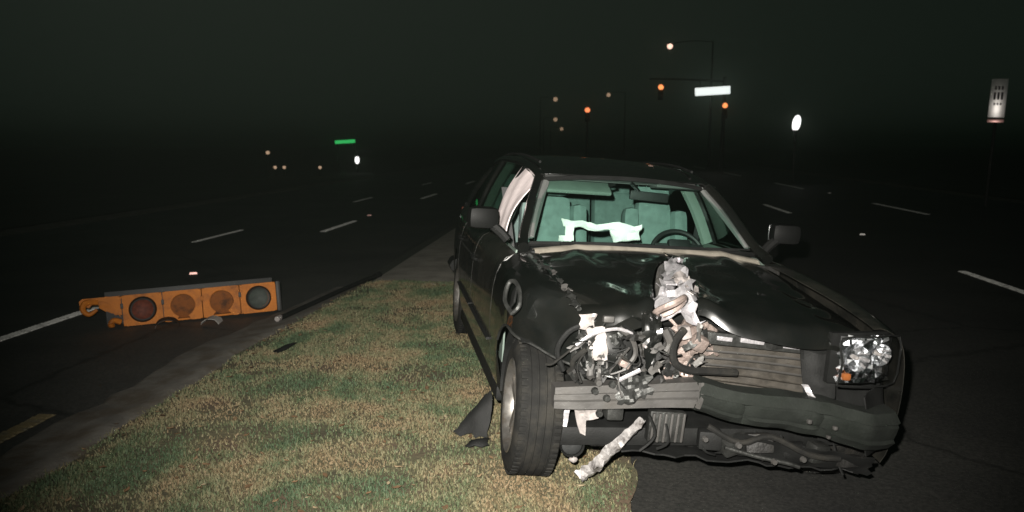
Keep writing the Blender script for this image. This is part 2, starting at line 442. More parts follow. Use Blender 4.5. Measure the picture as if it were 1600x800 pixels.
# turf: blades and fallen leaves, nobody could count them
def scatter_blades(name, n, area, seed, hmin, hmax, wid, mtl, lean=.6):
    rng = np.random.default_rng(seed)
    y = 2.2 + (GRASS_END - 2.2) * rng.random(n * 2) ** 1.25
    x = rng.uniform(-2.95, .36, n * 2)
    ml = np.array([med_left(t) for t in y])
    dens = np.array([noise.noise(Vector((a * 1.6, b * 1.6, 5))) + .6 * noise.noise(Vector((a * 5, b * 5, 8))) for a, b in zip(x, y)])
    edge = np.clip((x - ml + .02) / .35, 0, 1)
    mr_ = np.array([med_right(t) for t in y]); edge = np.minimum(edge, np.clip((mr_ - x) / .22, 0, 1))
    keep = (x > ml - .05) & (x < mr_) & (rng.random(n*2) < np.clip(.72 + dens * .9, .12, 1) * (.15 + .85 * edge))
    x, y, dens = x[keep][:n], y[keep][:n], dens[keep][:n]
    m = len(x)
    z = np.array([med_z(a, b) for a, b in zip(x, y)])
    patch = np.array([noise.noise(Vector((a * 1.5, b * 1.7, 21))) + .75 * noise.noise(Vector((a * 4.7, b * 4.7, 33))) for a, b in zip(x, y)])
    tone = np.clip(.52 + patch * .80 + rng.normal(0, .15, m), 0, 1)
    h = rng.uniform(hmin, hmax, m) * (1 - .35 * np.clip(patch, 0, 1))
    w = rng.uniform(.7, 1.3, m) * wid * (1 + (y - 3) * .10)
    a = rng.uniform(0, 2*np.pi, m); l = rng.uniform(.15, 1, m) * lean * h
    fa = rng.uniform(0, 2*np.pi, m)
    sx, sy = np.cos(fa) * w / 2, np.sin(fa) * w / 2
    dx, dy = np.cos(a) * l, np.sin(a) * l
    V = np.zeros((m, 5, 3))
    V[:, 0] = np.c_[x - sx, y - sy, z - .004]; V[:, 1] = np.c_[x + sx, y + sy, z - .004]
    V[:, 2] = np.c_[x + sx*.8 + dx*.35, y + sy*.8 + dy*.35, z + h*.6]; V[:, 3] = np.c_[x - sx*.8 + dx*.35, y - sy*.8 + dy*.35, z + h*.6]
    V[:, 4] = np.c_[x + dx, y + dy, z + h * rng.uniform(.75, 1, m)]
    b = np.arange(m) * 5
    loops = np.c_[b, b+1, b+2, b+3, b+3, b+2, b+4].ravel()
    ls = np.c_[np.arange(m)*7, np.arange(m)*7+4].ravel(); lt = np.tile([4, 3], m)
    me = bpy.data.meshes.new(name)
    me.vertices.add(m*5); me.vertices.foreach_set('co', V.ravel())
    me.loops.add(len(loops)); me.loops.foreach_set('vertex_index', loops.astype(np.int32))
    me.polygons.add(m*2); me.polygons.foreach_set('loop_start', ls.astype(np.int32)); me.polygons.foreach_set('loop_total', lt.astype(np.int32))
    at = me.attributes.new('tone', 'FLOAT', 'POINT'); at.data.foreach_set('value', np.repeat(tone, 5).astype(np.float32))
    me.update(calc_edges=True); me.materials.append(mtl)
    o = bpy.data.objects.new(name, me); coll.objects.link(o); o['kind'] = 'stuff'
    return o
gm = blade_mat('turf_blades', [(0, (.042, .066, .034)), (.30, (.066, .086, .042)), (.52, (.105, .103, .056)), (.75, (.136, .120, .066)), (1, (.150, .110, .062))])
g = scatter_blades('grass', 170000, 0, 4, .008, .024, .0065, gm, lean=1.1)
tag(g, 'short patchy green and straw brown turf on the median', 'grass')
g2 = scatter_blades('grass_tufts', 16000, 0, 9, .022, .050, .0045, gm, lean=.9)
tag(g2, 'sparse longer grass tufts standing out of the short turf', 'grass')
lm = blade_mat('dead_leaf', [(0, (.08, .05, .028)), (.4, (.14, .085, .045)), (.75, (.20, .14, .08)), (1, (.30, .25, .16))])
rng = random.Random(11); lv = []; lf = []; lt = []
for i in range(1500):
    y = 2.3 + 6.6 * rng.random() ** 1.2; x = rng.uniform(-2.9, .3)
    pch = noise.noise(Vector((x * 1.3, y * 1.3, 41))) + .5 * noise.noise(Vector((x * 4, y * 4, 44)))
    if rng.random() > .18 + max(0, pch) * 1.6 or x < med_left(y) or x > med_right(y): continue
    z = med_z(x, y) + rng.uniform(.012, .035); s = rng.uniform(.010, .026); a = rng.uniform(0, 6.28)
    k = len(lv)
    for px, py, pz in ((-1, 0, 0), (-.2, .55, .25), (.5, .4, .1), (1.1, 0, .35), (.5, -.45, .2), (-.2, -.5, .05)):
        lv.append((x + s*(px*math.cos(a) - py*math.sin(a)), y + s*(px*math.sin(a) + py*math.cos(a)), z + s*pz*rng.uniform(.2, 1.3)))
    lf += [(k, k+1, k+2), (k, k+2, k+3), (k, k+3, k+4), (k, k+4, k+5)]
    lt += [rng.random()] * 6
lo = obj('fallen_leaves', lv, lf, lm, smooth=False)
at = lo.data.attributes.new('tone', 'FLOAT', 'POINT'); at.data.foreach_set('value', lt[:len(lo.data.vertices)])
lo['kind'] = 'stuff'; tag(lo, 'small dry brown leaf litter scattered through the turf', 'leaves')

# ------------------------------------------------------------------ the wrecked car (u across, v to the rear, w up)
CAR = empty('wrecked_car', (.495, 3.95, 0), (0, .07, R(14.5)))
tag(CAR, 'black wrecked car with crushed front end standing half on the grass median', 'car')
def part(name, vf, m, parent=CAR, **k): return MB().add(vf).build(name, m, parent, **k)

def hw(v): return hermite([(-.75, .80), (-.4, .895), (0, .932), (.6, .94), (2.4, .94), (3.2, .92), (3.7, .88), (4.05, .80)], v)
def belt(v): return hermite([(-.75, .77), (-.4, .865), (0, .925), (.6, .978), (1, .985), (2.5, 1.0), (4.05, 1.03)], v)
SEC = [(0, .20, .06), (.10, .27, .028), (.30, .45, .004), (.50, .62, -.006), (.68, .76, .0), (.82, .86, .018), (.93, .93, .055), (1.0, .965, .115)]
def side_pt(v, s, sg):
    w, ins = hermite(SEC, s)
    w = .2 + (w - .2) * (belt(v) - .2) / .765
    return np.array((sg * (hw(v) - ins), v, w))
def s_of_w(v, w):
    lo, hi = 0., 1.
    for _ in range(18):
        m_ = (lo + hi) / 2
        if side_pt(v, m_, 1)[2] < w: lo = m_
        else: hi = m_
    return lo
def arch_low(v, extra=0):
    r = .395
    for vc in (0, 2.95):
        d = abs(v - vc)
        if d < r: return .30 + math.sqrt(r*r - d*d) + extra
    return .0
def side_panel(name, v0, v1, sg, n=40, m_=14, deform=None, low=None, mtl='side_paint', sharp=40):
    P = []
    for i in range(n + 1):
        # crowd columns where the wheel arch ends
        v = v0 + (v1 - v0) * i / n
        wl = low(v) if low else arch_low(v)
        s0 = s_of_w(v, wl) if wl > .2 else 0
        row = []
        for j in range(m_ + 1):
            p = side_pt(v, s0 + (1 - s0) * j / m_, sg)
            if deform: p = deform(p, v, j / m_)
            row.append(p)
        if name == 'front_fender':
            p = side_pt(v, 1, sg)
            for k, du in ((.45, .006), (1, .006)):
                q = np.array((sg * (abs(p[0]) + (.692 - abs(p[0])) * k), v, p[2] + du * (1 - k) + .004))
                row.append(deform(q, v, 1) if deform else q)
        P.append(row)
    return part(name, grid(P, .004 * sg), mtl, sharp=sharp)

# fenders
def crushed(p, v, t):
    u, vv, w = p
    if vv < -.06:
        k = -.06 - vv
        u = u + .62 * min(k, .14) * .5 + max(0, k - .10) * .62
        vv = -.06 - k * .62
        w -= .02 * k
    nz = noise.noise(Vector((u * 4, vv * 6, w * 5))) * .022 * min(1, max(0, (.35 - v) * 1.4))
    nz2 = noise.noise(Vector((u * 9, vv * 11, w * 9 + 3))) * .012 * min(1, max(0, (.1 - v) * 2.5))
    rd = (abs(noise.noise(Vector((u * 5 + 2, vv * 5, w * 6)))) - .2) * .045 * min(1, max(0, (.30 - v) * 1.5))
    return np.array((u + nz + nz2 + rd, vv + nz2, w + nz * .7 - rd * .3))
def low_left(v):
    if v < 0: return .695 + .20 * v
    return arch_low(v)
fen = side_panel('front_fender', -.62, .60, -1, 30, 10, crushed, low_left, mtl='paint', sharp=13)
fen['label'] = 'crumpled fender folded in over the front wheel'
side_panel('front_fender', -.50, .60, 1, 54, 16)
# folded fender lip, silver where the paint has cracked
pts = [crushed(side_pt(v, s_of_w(v, low_left(v)), -1), v, 0) + np.array((-.004, -.006, -.004)) for v in np.linspace(.30, -.62, 14)]
part('fender_lip', tube(pts, .007, 6, sub=2), 'darkmetal')
# side marker housing popped out of the fender
mk = part('marker_housing', tube([(-.965, -.20, .80), (-.985, -.10, .84), (-.965, -.04, .91), (-.94, -.06, .93), (-.925, -.14, .90), (-.935, -.21, .84), (-.965, -.20, .80)], .011, 6), 'darkmetal')
part('side_marker', box((-.948, -.125, .865), (.012, .10, .06), .008, ry=.3, rx=.8), 'plastic')
# doors and quarter panels
doors = []
for sg in (-1, 1):
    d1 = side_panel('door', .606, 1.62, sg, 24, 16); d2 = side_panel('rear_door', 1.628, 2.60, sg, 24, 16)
    part('door_handle', tube([(sg*.945, 1.40, .82), (sg*.968, 1.43, .825), (sg*.968, 1.53, .83), (sg*.945, 1.56, .83)], .011, 6), 'plastic', d1)
    part('door_handle', tube([(sg*.945, 2.36, .84), (sg*.968, 2.39, .845), (sg*.968, 2.49, .85), (sg*.945, 2.52, .85)], .011, 6), 'plastic', d2)
    part('side_moulding', tube([(sg*.948, .64, .47), (sg*.950, 1.1, .47), (sg*.950, 1.60, .47)], .014, 6, flat=.6), 'plastic', d1)
    part('side_moulding', tube([(sg*.950, 1.64, .47), (sg*.949, 2.1, .47), (sg*.946, 2.52, .47)], .014, 6, flat=.6), 'plastic', d2)
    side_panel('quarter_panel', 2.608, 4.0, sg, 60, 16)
    part('sill', box((sg*.86, 1.5, .20), (.10, 2.1, .09), .02), 'plastic')
    doors.append((d1, d2))
# hood, torn apart down the middle
def hood_w(u, v):
    w = hermite([(-.66, .765), (-.58, .815), (-.45, .858), (-.25, .893), (0, .93), (.35, .983), (.70, 1.022)], v)
    a = abs(u)
    return w - .045 * (a / .69) ** 2.4 + .010 * math.exp(-((a - .46) / .05) ** 2)
def tearL(v): return hermite([(-.45, -.36), (-.2, -.285), (.0, -.22), (.32, -.08), (.48, .03), (.60, .06)], v)
def tearR(v): return hermite([(-.6, -.10), (-.40, -.11), (-.1, -.065), (.05, -.03), (.48, .06), (.60, .07)], v)
CREASE = [(-.30, -.38, -.62, .20, .012, .10), (-.22, -.30, -.36, .45, -.009, .12), (-.10, -.38, .42, -.05, .013, .12), (-.05, -.20, .40, .42, -.009, .14), (.10, -.45, .60, -.30, -.010, .09)]
def hood_panel(u0f, u1f, vff, seed, label=None, buckle=None):
    P = []
    n, m_ = 44, 30
    for i in range(n + 1):
        t = i / n; row = []
        for j in range(m_ + 1):
            s = j / m_
            vb = .655
            # two-step: find v along the column, then the torn edges at that v
            u_guess = u0f(-.3) * (1 - s) + u1f(-.3) * s
            v = vb + (vff(u_guess) - vb) * t
            u = u0f(v) * (1 - s) + u1f(v) * s
            w = hood_w(u, v)
            if buckle: w += buckle(u, v, s, t)
            for (au, av, bu, bv, hh_, wd_) in CREASE:
                ex, ey = bu - au, bv - av; L2 = ex*ex + ey*ey
                k_ = min(1, max(0, ((u - au)*ex + (v - av)*ey) / L2))
                dd = math.hypot(u - au - k_*ex, v - av - k_*ey)
                w += hh_ * max(0, 1 - dd / wd_) * (1 - .6 * k_)
            q = Vector((u * 4 + seed, v * 4, seed))
            amp = .006 * min(1, t * 1.5)
            w += amp * noise.noise(q) + amp * .6 * noise.noise(q * 2.7)
            if t > .90: x_ = (t - .90) / .10; w -= .060 * x_ * x_; v += .045 * x_ * x_
            row.append((u, v + .01 * noise.noise(q * 2), w))
        P.append(row)
    o = part('hood', grid(P, .006), 'paint')
    if label: o['label'] = label
    return o
hood_panel(lambda v: -.675, tearL, lambda u: -.40, 3, 'left half of the torn hood, front edge bent down',
           lambda u, v, s, t: .030 * math.exp(-((s - .92) / .12) ** 2) * min(1, t * 2) - .012 * math.exp(-((t - .55) / .16) ** 2))
hood_panel(tearR, lambda v: .675, lambda u: hermite([(-.15, -.36), (.07, -.50), (.30, -.565), (.46, -.575), (.7, -.52)], u), 9, 'larger right half of the torn hood',
           lambda u, v, s, t: .035 * math.exp(-((s - .03) / .10) ** 2) * min(1, t * 2.5) - .014 * math.exp(-((t - .5) / .2) ** 2) * (1 - s))
# rolled rear edge of the hood and the cowl tray, its flash highlight painted in tan
P = []
for i in range(41):
    s = -1 + 2 * i / 40; u = .70 * s
    v = .668 - .0 * s*s; w = hood_w(u, .66)
    P.append([(u, v - .02, w - .012), (u, v + .015, w + .020), (u, v + .045, w + .030), (u, v + .10, w + .018)])
part('cowl_panel', grid(P, -.006), 'cowl')
# torn metal between the halves
tr = [(-.02, .42, .985), (.10, .46, 1.02), (-.05, -.15, .965), (-.24, -.18, .93)]
o = part('torn_metal', quadsheet(tr, 9, 16, .050, 5, 11, .003, ragged=.10), 'silver', sharp=8); o['label'] = 'bright crumpled metal showing through the tear in the hood'
o = part('torn_metal', quadsheet([(-.22, -.10, .95), (-.08, -.14, .965), (-.10, -.42, .86), (-.33, -.40, .83)], 9, 9, .055, 12, 12, .003, ragged=.12), 'silver', sharp=8); o['label'] = 'lower flap of bright crumpled metal'
o = part('torn_metal', quadsheet([(-.10, .05, .97), (-.03, .07, 1.0), (-.06, -.22, .96), (-.13, -.22, .94)], 6, 9, .04, 21, 14, .003, ragged=.15), 'white', sharp=8); o['label'] = 'thin white strip in the tear'
part('torn_metal', tube([(-.30, -.33, .83), (-.34, -.42, .88), (-.28, -.47, .93), (-.22, -.43, .95), (-.23, -.38, .89), (-.29, -.36, .85)], .016, 6), 'pink')
# folded strut of hood hanging into the gap
o = part('hood_flap', quadsheet([(-.41, -.42, .865), (-.32, -.45, .87), (-.325, -.46, .70), (-.375, -.44, .60)], 9, 16, .030, 7, 11, .005, bulge=.02, ragged=.05), 'paint', sharp=14)
o['label'] = 'strip of hood folded down at the point of impact'
# crumpled metal along the hood and fender joint
rg = random.Random(2)
for i, (u, v, w) in enumerate([(-.735, .40, .975), (-.73, .19, .972), (-.722, .06, .96), (-.715, -.06, .945), (-.71, -.17, .915), (-.705, -.26, .90), (-.70, -.36, .875)]):
    s = rg.uniform(.018, .034)
    part('bent_flange', quadsheet([(u - s*.6, v + s*1.6, w + .012), (u + s*.5, v + s*1.5, w + .004), (u + s*.6, v - s*1.3, w + .006), (u - s*.4, v - s*1.5, w - .004)], 5, 6, .025, 30 + i, 20, .003, ragged=.1), 'beam' if i in (2, 4) else 'darkmetal', sharp=10)
part('joint_trim', tube([(-.745, .62, .985), (-.722, .36, .962), (-.705, .10, .935), (-.69, -.12, .905), (-.685, -.36, .865)], .012, 6), 'darkmetal')

# glass house
def railw(v): return hermite([(1.30, 1.392), (1.6, 1.455), (2.0, 1.485), (2.6, 1.485), (3.2, 1.45), (3.72, 1.36)], v)
def railu(v): return hermite([(1.30, .572), (2.0, .60), (3.2, .585), (3.72, .54)], v)
def gh(v, t, sg):
    a = np.array((hw(v) - .115, belt(v))); b = np.array((railu(v), railw(v)))
    bul = .018 * math.sin(math.pi * t)
    q = a + (b - a) * t
    return np.array((sg * (q[0] + bul), v, q[1]))
def ws(s, t, inset=0):
    b = np.array((.742 * s, .70 + .12 * s*s, 1.035 - .03 * s*s)); e = np.array((.560 * s, 1.265 + .05 * s*s, 1.424 - .038 * s*s))
    p = b + (e - b) * t
    k = .030 * math.sin(math.pi * t)
    return p + np.array((0, -k * .57, k * .82)) - np.array((0, -.57, .82)) * inset
part('windshield', grid([[ws(-1 + 2*i/24, j/12) for j in range(13)] for i in range(25)], -.005), 'windshield')
# black surround of the windshield
for nm_, pts in (('lower', [ws(-1 + i/10, .005) for i in range(21)]), ('upper', [ws(-1 + i/10, .985) for i in range(21)])):
    part('windshield_seal', tube([p + np.array((0, -.004, .006)) for p in pts], .016, 6, sub=1), 'plastic')
for sg in (-1, 1):
    part('pillar', tube([np.array((sg*.765, .70, 1.0)), np.array((sg*.735, .86, 1.07)), np.array((sg*.655, 1.10, 1.27)), np.array((sg*.585, 1.29, 1.40))], [.038, .034, .032, .034], 8, sub=5), 'paint')
    part('pillar_trim', tube([np.array((sg*.705, .86, 1.05)), np.array((sg*.62, 1.10, 1.24)), np.array((sg*.55, 1.27, 1.375))], [.03, .034, .03], 6, flat=.5), 'liner')
    part('roof_rail', tube([(sg*(railu(v) + .004), v, railw(v) + .004) for v in (1.27, 1.5, 1.8, 2.2, 2.6, 3.0, 3.4, 3.72)], .030, 8, sub=3), 'paint')
    for v, dv in ((1.625, .06), (2.62, .12)):
        part('pillar', tube([gh(v, 0, sg), gh(v + dv * .5, .5, sg), gh(v + dv, 1, sg)], .030, 8, flat=1.2), 'paint')
        part('pillar_trim', tube([gh(v, 0, sg) - np.array((sg*.05, 0, 0)), gh(v + dv*.5, .5, sg) - np.array((sg*.05, 0, 0)), gh(v + dv, 1, sg) - np.array((sg*.05, 0, .01))], .05, 8, flat=.6), 'trim')
    part('pillar', tube([gh(3.90, 0, sg), gh(3.80, .5, sg), gh(3.70, 1, sg)], .05, 8), 'paint')
def roof_c(v): return hermite([(1.255, 1.428), (1.4, 1.466), (1.7, 1.515), (2.2, 1.55), (2.8, 1.545), (3.3, 1.50), (3.74, 1.42)], v)
P = []
for i in range(41):
    v = 1.262 + (3.74 - 1.262) * i / 40; row = []
    for j in range(25):
        s = -1 + 2*j/24
        vv = v + .05 * s*s * max(0, 1 - i / 8)
        e = abs(s) ** 2.6
        row.append((s * (railu(max(vv, 1.3)) + .012), vv, roof_c(vv) * (1 - e) + (railw(max(vv, 1.3)) + .028) * e))
    P.append(row)
rf = part('roof', grid(P, .006), 'paint')
part('roof_trim', tube([(-.545, 1.50, 1.497), (-.565, 2.0, 1.536), (-.56, 2.8, 1.530), (-.545, 3.5, 1.462)], .010, 6), 'plastic', rf)
part('roof_trim', tube([(.545, 1.50, 1.497), (.565, 2.0, 1.536), (.56, 2.8, 1.530), (.545, 3.5, 1.462)], .010, 6), 'plastic', rf)
part('headliner', grid([[(p[0] * .94, p[1] + .03, p[2] - .035) for p in row] for row in P], .004), 'liner')
def side_glass(v0, v1, sg, par, lean0=0., lean1=0., t1=.97):
    part('side_window', grid([[gh((v0 + lean0*t) * (1-s) + (v1 + lean1*t) * s, .02 + t * (t1 - .02), sg) for t in np.linspace(0, 1, 8)] for s in np.linspace(0, 1, 10)], .004 * sg), 'sideglass', par)
side_glass(.93, 1.59, 1, doors[1][0], .42, .03)
side_glass(1.66, 2.58, 1, doors[1][1], .05, .08)
side_glass(1.66, 2.58, -1, doors[0][1], .05, .08)
side_glass(2.68, 3.82, 1, CAR, .12, -.12); side_glass(2.68, 3.82, -1, CAR, .12, -.12)
o = part('side_window', grid([[gh(.93 * (1-s) + 1.59 * s, .01 + t * .10, -1) for t in np.linspace(0, 1, 4)] for s in np.linspace(0, 1, 8)], -.004), 'sideglass', doors[0][0]); o['label'] = 'lowered front door glass'
# curtain airbag hanging in the front passenger window
P = []
for i in range(18):
    s = i / 17; row = []
    for j in range(12):
        t = j / 11
        v = 1.02 + .46 * s + t * .26
        top = .96
        bot = .06 + .03 * noise.noise(Vector((s * 4, 1, 2)))
        g_ = gh(max(v, 1.0), bot + (top - bot) * t, -1)
        fold = .006 * math.sin(s * 15 + 1.5 * math.sin(t * 5))
        g_[0] -= .016 + .030 * math.sin(math.pi * t) + fold * .5
        row.append(g_)
    P.append(row)
o = part('curtain_airbag', grid(P, .006), 'curtain'); o['label'] = 'pinkish white curtain airbag hanging in the front door window'
# rear: tailgate, glass, bumper, lamps
P = [[(.80 * s * (1 - .02 * t), 4.0 + .05 * math.sin(math.pi * t) - .03 * s*s, .45 + .58 * t) for t in np.linspace(0, 1, 10)] for s in np.linspace(-1, 1, 16)]
tg = part('tailgate', grid(P, .006), 'paint')
part('rear_window', grid([[np.array((.76 * s, 4.0 - .03*s*s, 1.04)) * (1-t) + np.array((.54 * s, 3.74 - .02*s*s, 1.41)) * t for t in np.linspace(0, 1, 8)] for s in np.linspace(-1, 1, 14)], .004), 'sideglass', tg)
for sg in (-1, 1): part('tail_lamp', box((sg*.74, 4.02, .85), (.14, .06, .26), .02), 'sig_red')
part('rear_bumper', tube([(-.80, 3.62, .44), (-.79, 3.90, .44), (-.6, 4.06, .44), (0, 4.12, .44), (.6, 4.06, .44), (.79, 3.90, .44), (.80, 3.62, .44)], .13, 10, flat=.6), 'plastic')
# door mirrors
for sg, s in ((-1, 0), (1, 1)):
    mr = part('door_mirror', box((sg*.985, .93, 1.145), (.19, .11, .135), .045, rz=-sg*.12), 'mirror_shell')
    part('mirror_glass', box((sg*.985, .99, 1.145), (.155, .006, .10), .002, rz=-sg*.12), 'chrome', mr)
    part('mirror_arm', tube([(sg*.83, .90, 1.02), (sg*.87, .91, 1.06), (sg*.92, .92, 1.10)], .03, 8), 'plastic', mr)
# wipers
for a in (-.55, .08):
    wi = part('wiper', tube([(a, .69, 1.035), (a + .16, .715, 1.040), (a + .50, .735, 1.046)], .008, 6), 'plastic')
    part('wiper_blade', tube([(a + .02, .718, 1.043), (a + .30, .728, 1.050), (a + .58, .742, 1.052)], .006, 6), 'plastic', wi)

# interior
part('floor_pan', box((0, 1.7, .24), (1.66, 4.0, .10), .03), 'plastic')
part('firewall', box((0, .58, .62), (1.56, .04, .72), .01), 'grease')
P = [[(.74 * s, .78 + .42 * t, 1.0 + .02 * math.sin(3 * t) - .05 * max(0, t - .8) * 5 - .03 * s * s) for t in np.linspace(0, 1, 10)] for s in np.linspace(-1, 1, 20)]
part('dashboard', grid(P, -.30), 'dash')
P = []
def seat(uc, v, name='front_seat'):
    st = part(name, box((uc, v - .20, .56), (.50, .52, .20), .07), 'seat')
    part('backrest', box((uc, v + .11, .93), (.27, .15, .66), .06, rx=-.22), 'seat', st)
    for q in (-1, 1):
        part('bolster', box((uc + q*.185, v + .07, .91), (.12, .17, .60), .055, rx=-.22, rz=q*.12), 'seat', st)
        part('headrest_post', tube([(uc + q*.06, v + .17, 1.20), (uc + q*.06, v + .20, 1.28)], .008, 6), 'chrome', st)
    hr = part('headrest', box((uc, v + .21, 1.33), (.26, .11, .15), .05, rx=-.18), 'seat', st)
    return st
seat(-.38, 1.62); seat(.38, 1.62)
rs = part('rear_seat', box((0, 2.62, .58), (1.34, .50, .22), .07), 'seat')
for uc in (-.45, 0, .45):
    part('backrest', box((uc, 2.90, .94), (.43, .15, .64), .06, rx=-.25), 'seat', rs)
    part('headrest', box((uc, 3.0, 1.29), (.26, .11, .14), .04, rx=-.2), 'seat', rs)
for sg in (-1, 1):
    part('door_trim', grid([[(sg * (.83 - .10 * max(0, t - .6)), v, .30 + .68 * t) for t in np.linspace(0, 1, 8)] for v in np.linspace(.75, 3.6, 14)], .01 * sg), 'trim')
for sg in (-1, 1): part('seat_belt', grid([[(sg * (.72 - .10 * t + q), 1.72 - .10 * t, 1.30 - .62 * t) for q in (0, .045)] for t in np.linspace(0, 1, 8)], .002), 'dash')
sw = part('steering_wheel', tube([(.38 + .185*math.cos(a), 1.20 + .07*math.sin(a), 0.935 + .160*math.sin(a)) for a in np.linspace(0, 2*math.pi, 19)], .016, 8, close=False, sub=2), 'dash')
part('steering_hub', box((.38, 1.19, .99), (.16, .06, .12), .03, rx=-.4), 'dash', sw)
part('steering_spoke', box((.38, 1.20, 1.0), (.34, .025, .035), .01, rx=-.4), 'dash', sw)
# sun visor and rear-view mirror
vis = part('sun_visor', box((-.315, 1.345, 1.345), (.46, .13, .030), .014, rx=.5), 'trim')
part('visor_clip', tube([(-.10, 1.33, 1.37), (-.06, 1.31, 1.385)], .012, 6), 'plastic', vis)
part('sun_visor', box((.42, 1.36, 1.385), (.40, .15, .022), .01, rx=-.1), 'liner')
rm = part('rearview_mirror', box((.155, 1.235, 1.318), (.27, .03, .062), .018, ry=.04), 'dash')
part('mirror_stem', tube([(.09, 1.245, 1.34), (.06, 1.25, 1.375), (.03, 1.255, 1.40)], .014, 6), 'chrome', rm)
# deflated airbag lying over the dashboard
ab = MB()
ab.add(quadsheet([(-.47, 1.03, 1.148), (.0, 1.01, 1.140), (.0, .99, 1.10), (-.46, 1.00, 1.115)], 24, 6, .022, 3, 11, .010))
ab.add(quadsheet([(-.16, 1.02, 1.145), (.045, 1.00, 1.15), (.02, .96, 1.06), (-.15, .96, 1.035)], 9, 9, .03, 8, 13, .010, bulge=.05))
ab.add(quadsheet([(-.46, 1.0, 1.12), (-.40, .99, 1.12), (-.405, .95, 1.03), (-.455, .95, 1.03)], 5, 8, .02, 15, 13, .010))
ab.add(quadsheet([(-.50, .98, 1.055), (-.43, .98, 1.06), (-.42, .95, 1.03), (-.50, .95, 1.03)], 5, 5, .015, 18, 13, .010))
o = ab.build('airbag', 'airbag', CAR, sharp=80); o['label'] = 'deflated white airbag spread over the dashboard'

# wheels
def wheel(u, v, w, sg, steer=0, camber=0, rimm='rim'):
    wh = empty('wheel', (u, v, w), (0, camber, steer)); wh.parent = CAR
    rr, wd = .338, .112
    prof = [(-wd*.82, .222), (-wd*1.0, .245), (-wd*1.04, .285), (-wd*.95, .315), (-wd*.80, .331), (-wd*.62, rr - .003)]
    for c in (-.055, -.018, .018, .055):
        prof += [(c - .0055, rr), (c - .004, rr - .009), (c + .004, rr - .009), (c + .0055, rr)]
    prof += [(wd*.62, rr - .003), (wd*.80, .331), (wd*.95, .315), (wd*1.04, .285), (wd*1.0, .245), (wd*.82, .222)]
    ty = MB().add(lathe(prof, 72, 'x', closed=True))
    # shoulder blocks
    for k in range(60):
        a = 2*math.pi*k/60
        for s in (-1, 1):
            c = Vector((s*wd*.74, math.cos(a)*.334, math.sin(a)*.334))
            ty.add(box(c, (.034, .022, .010), .003, rx=a - math.pi/2))
    ty.build('tyre', 'rubber', wh, sharp=35)
    o_ = sg * wd
    rim = MB().add(lathe([(o_*.98, .236), (o_*1.02, .228), (o_*.92, .214), (o_*.4, .20), (-o_*.8, .205), (-o_*.9, .226)], 40, 'x'))
    rim.add(lathe([(o_*.70, .001), (o_*.72, .05), (o_*.60, .062), (o_*.45, .066)], 20, 'x'))
    for k in range(5):
        a = 2*math.pi*k/5 + .3
        for off in (-.10, .10):
            c = Vector((o_*.62, math.cos(a + off)*.135, math.sin(a + off)*.135))
            rim.add(box(c, (.022, .165, .022), .006, rx=a + off*.6))
    rim.build('rim', rimm, wh)
    MB().add(lathe([(o_*.1, .0), (o_*.1, .15), (o_*.1 - sg*.02, .15), (o_*.1 - sg*.02, .0)], 32, 'x')).build('brake_disc', 'rust', wh)
    return wh
wheel(-.80, 0, .284, -1, R(-3), R(2))
wheel(.80, 0, .296, 1, R(2.5))
wheel(-.80, 2.95, .284, -1)
wheel(.80, 2.95, .296, 1)
for sg in (-1, 1):
    for vc in (0, 2.95):
        P = []
        for i in range(22):
            a = math.pi * (-.05 + 1.1 * i / 21)
            if sg == -1 and vc == 0 and i > 13: break
            P.append([(sg * u, vc + .385 * math.cos(a), .30 + .385 * math.sin(a)) for u in (.55, .7, .80, .90)])
        part('wheel_liner', grid(P, .004), 'plastic')
# behind-the-wheel rear axle and suspension
part('axle_beam', tube([(-.68, 2.95, .28), (0, 2.98, .30), (.68, 2.95, .29)], .04, 8), 'grease')
for sg in (-1, 1):
    part('control_arm', tube([(sg*.66, 0, .22), (sg*.45, .04, .24), (sg*.28, .10, .26)], [.03, .035, .04], 8), 'grease')
    part('strut', tube([(sg*.64, .02, .28), (sg*.60, .05, .55), (sg*.56, .08, .86)], [.03, .035, .05], 10), 'darkmetal')

# engine bay
en = part('engine', box((.02, .18, .52), (.74, .52, .46), .05), 'grease')
part('engine_cover', box((.06, .16, .765), (.55, .40, .06), .025), 'plastic', en)
part('intake_pipe', tube([(-.42, -.05, .74), (-.30, -.12, .78), (-.10, -.10, .79), (.10, .0, .80)], .045, 10), 'plastic', en)
part('battery', box((.50, .15, .66), (.24, .28, .24), .015), 'plastic')
for sg in (-1, 1):
    part('inner_fender', box((sg*.60, .18, .60), (.06, .80, .46), .02), 'darkmetal')
    part('frame_rail', box((sg*.47, .10, .40), (.08, .92, .12), .012), 'darkmetal')
part('crossmember', box((0, -.08, .20), (1.10, .30, .08), .02), 'grease')
part('undertray', quadsheet([(-.42, -.34, .19), (.72, -.52, .15), (.75, .3, .17), (-.50, .3, .17)], 24, 10, .030, 44, 8, .008, ragged=.015), 'plastic', sharp=30)

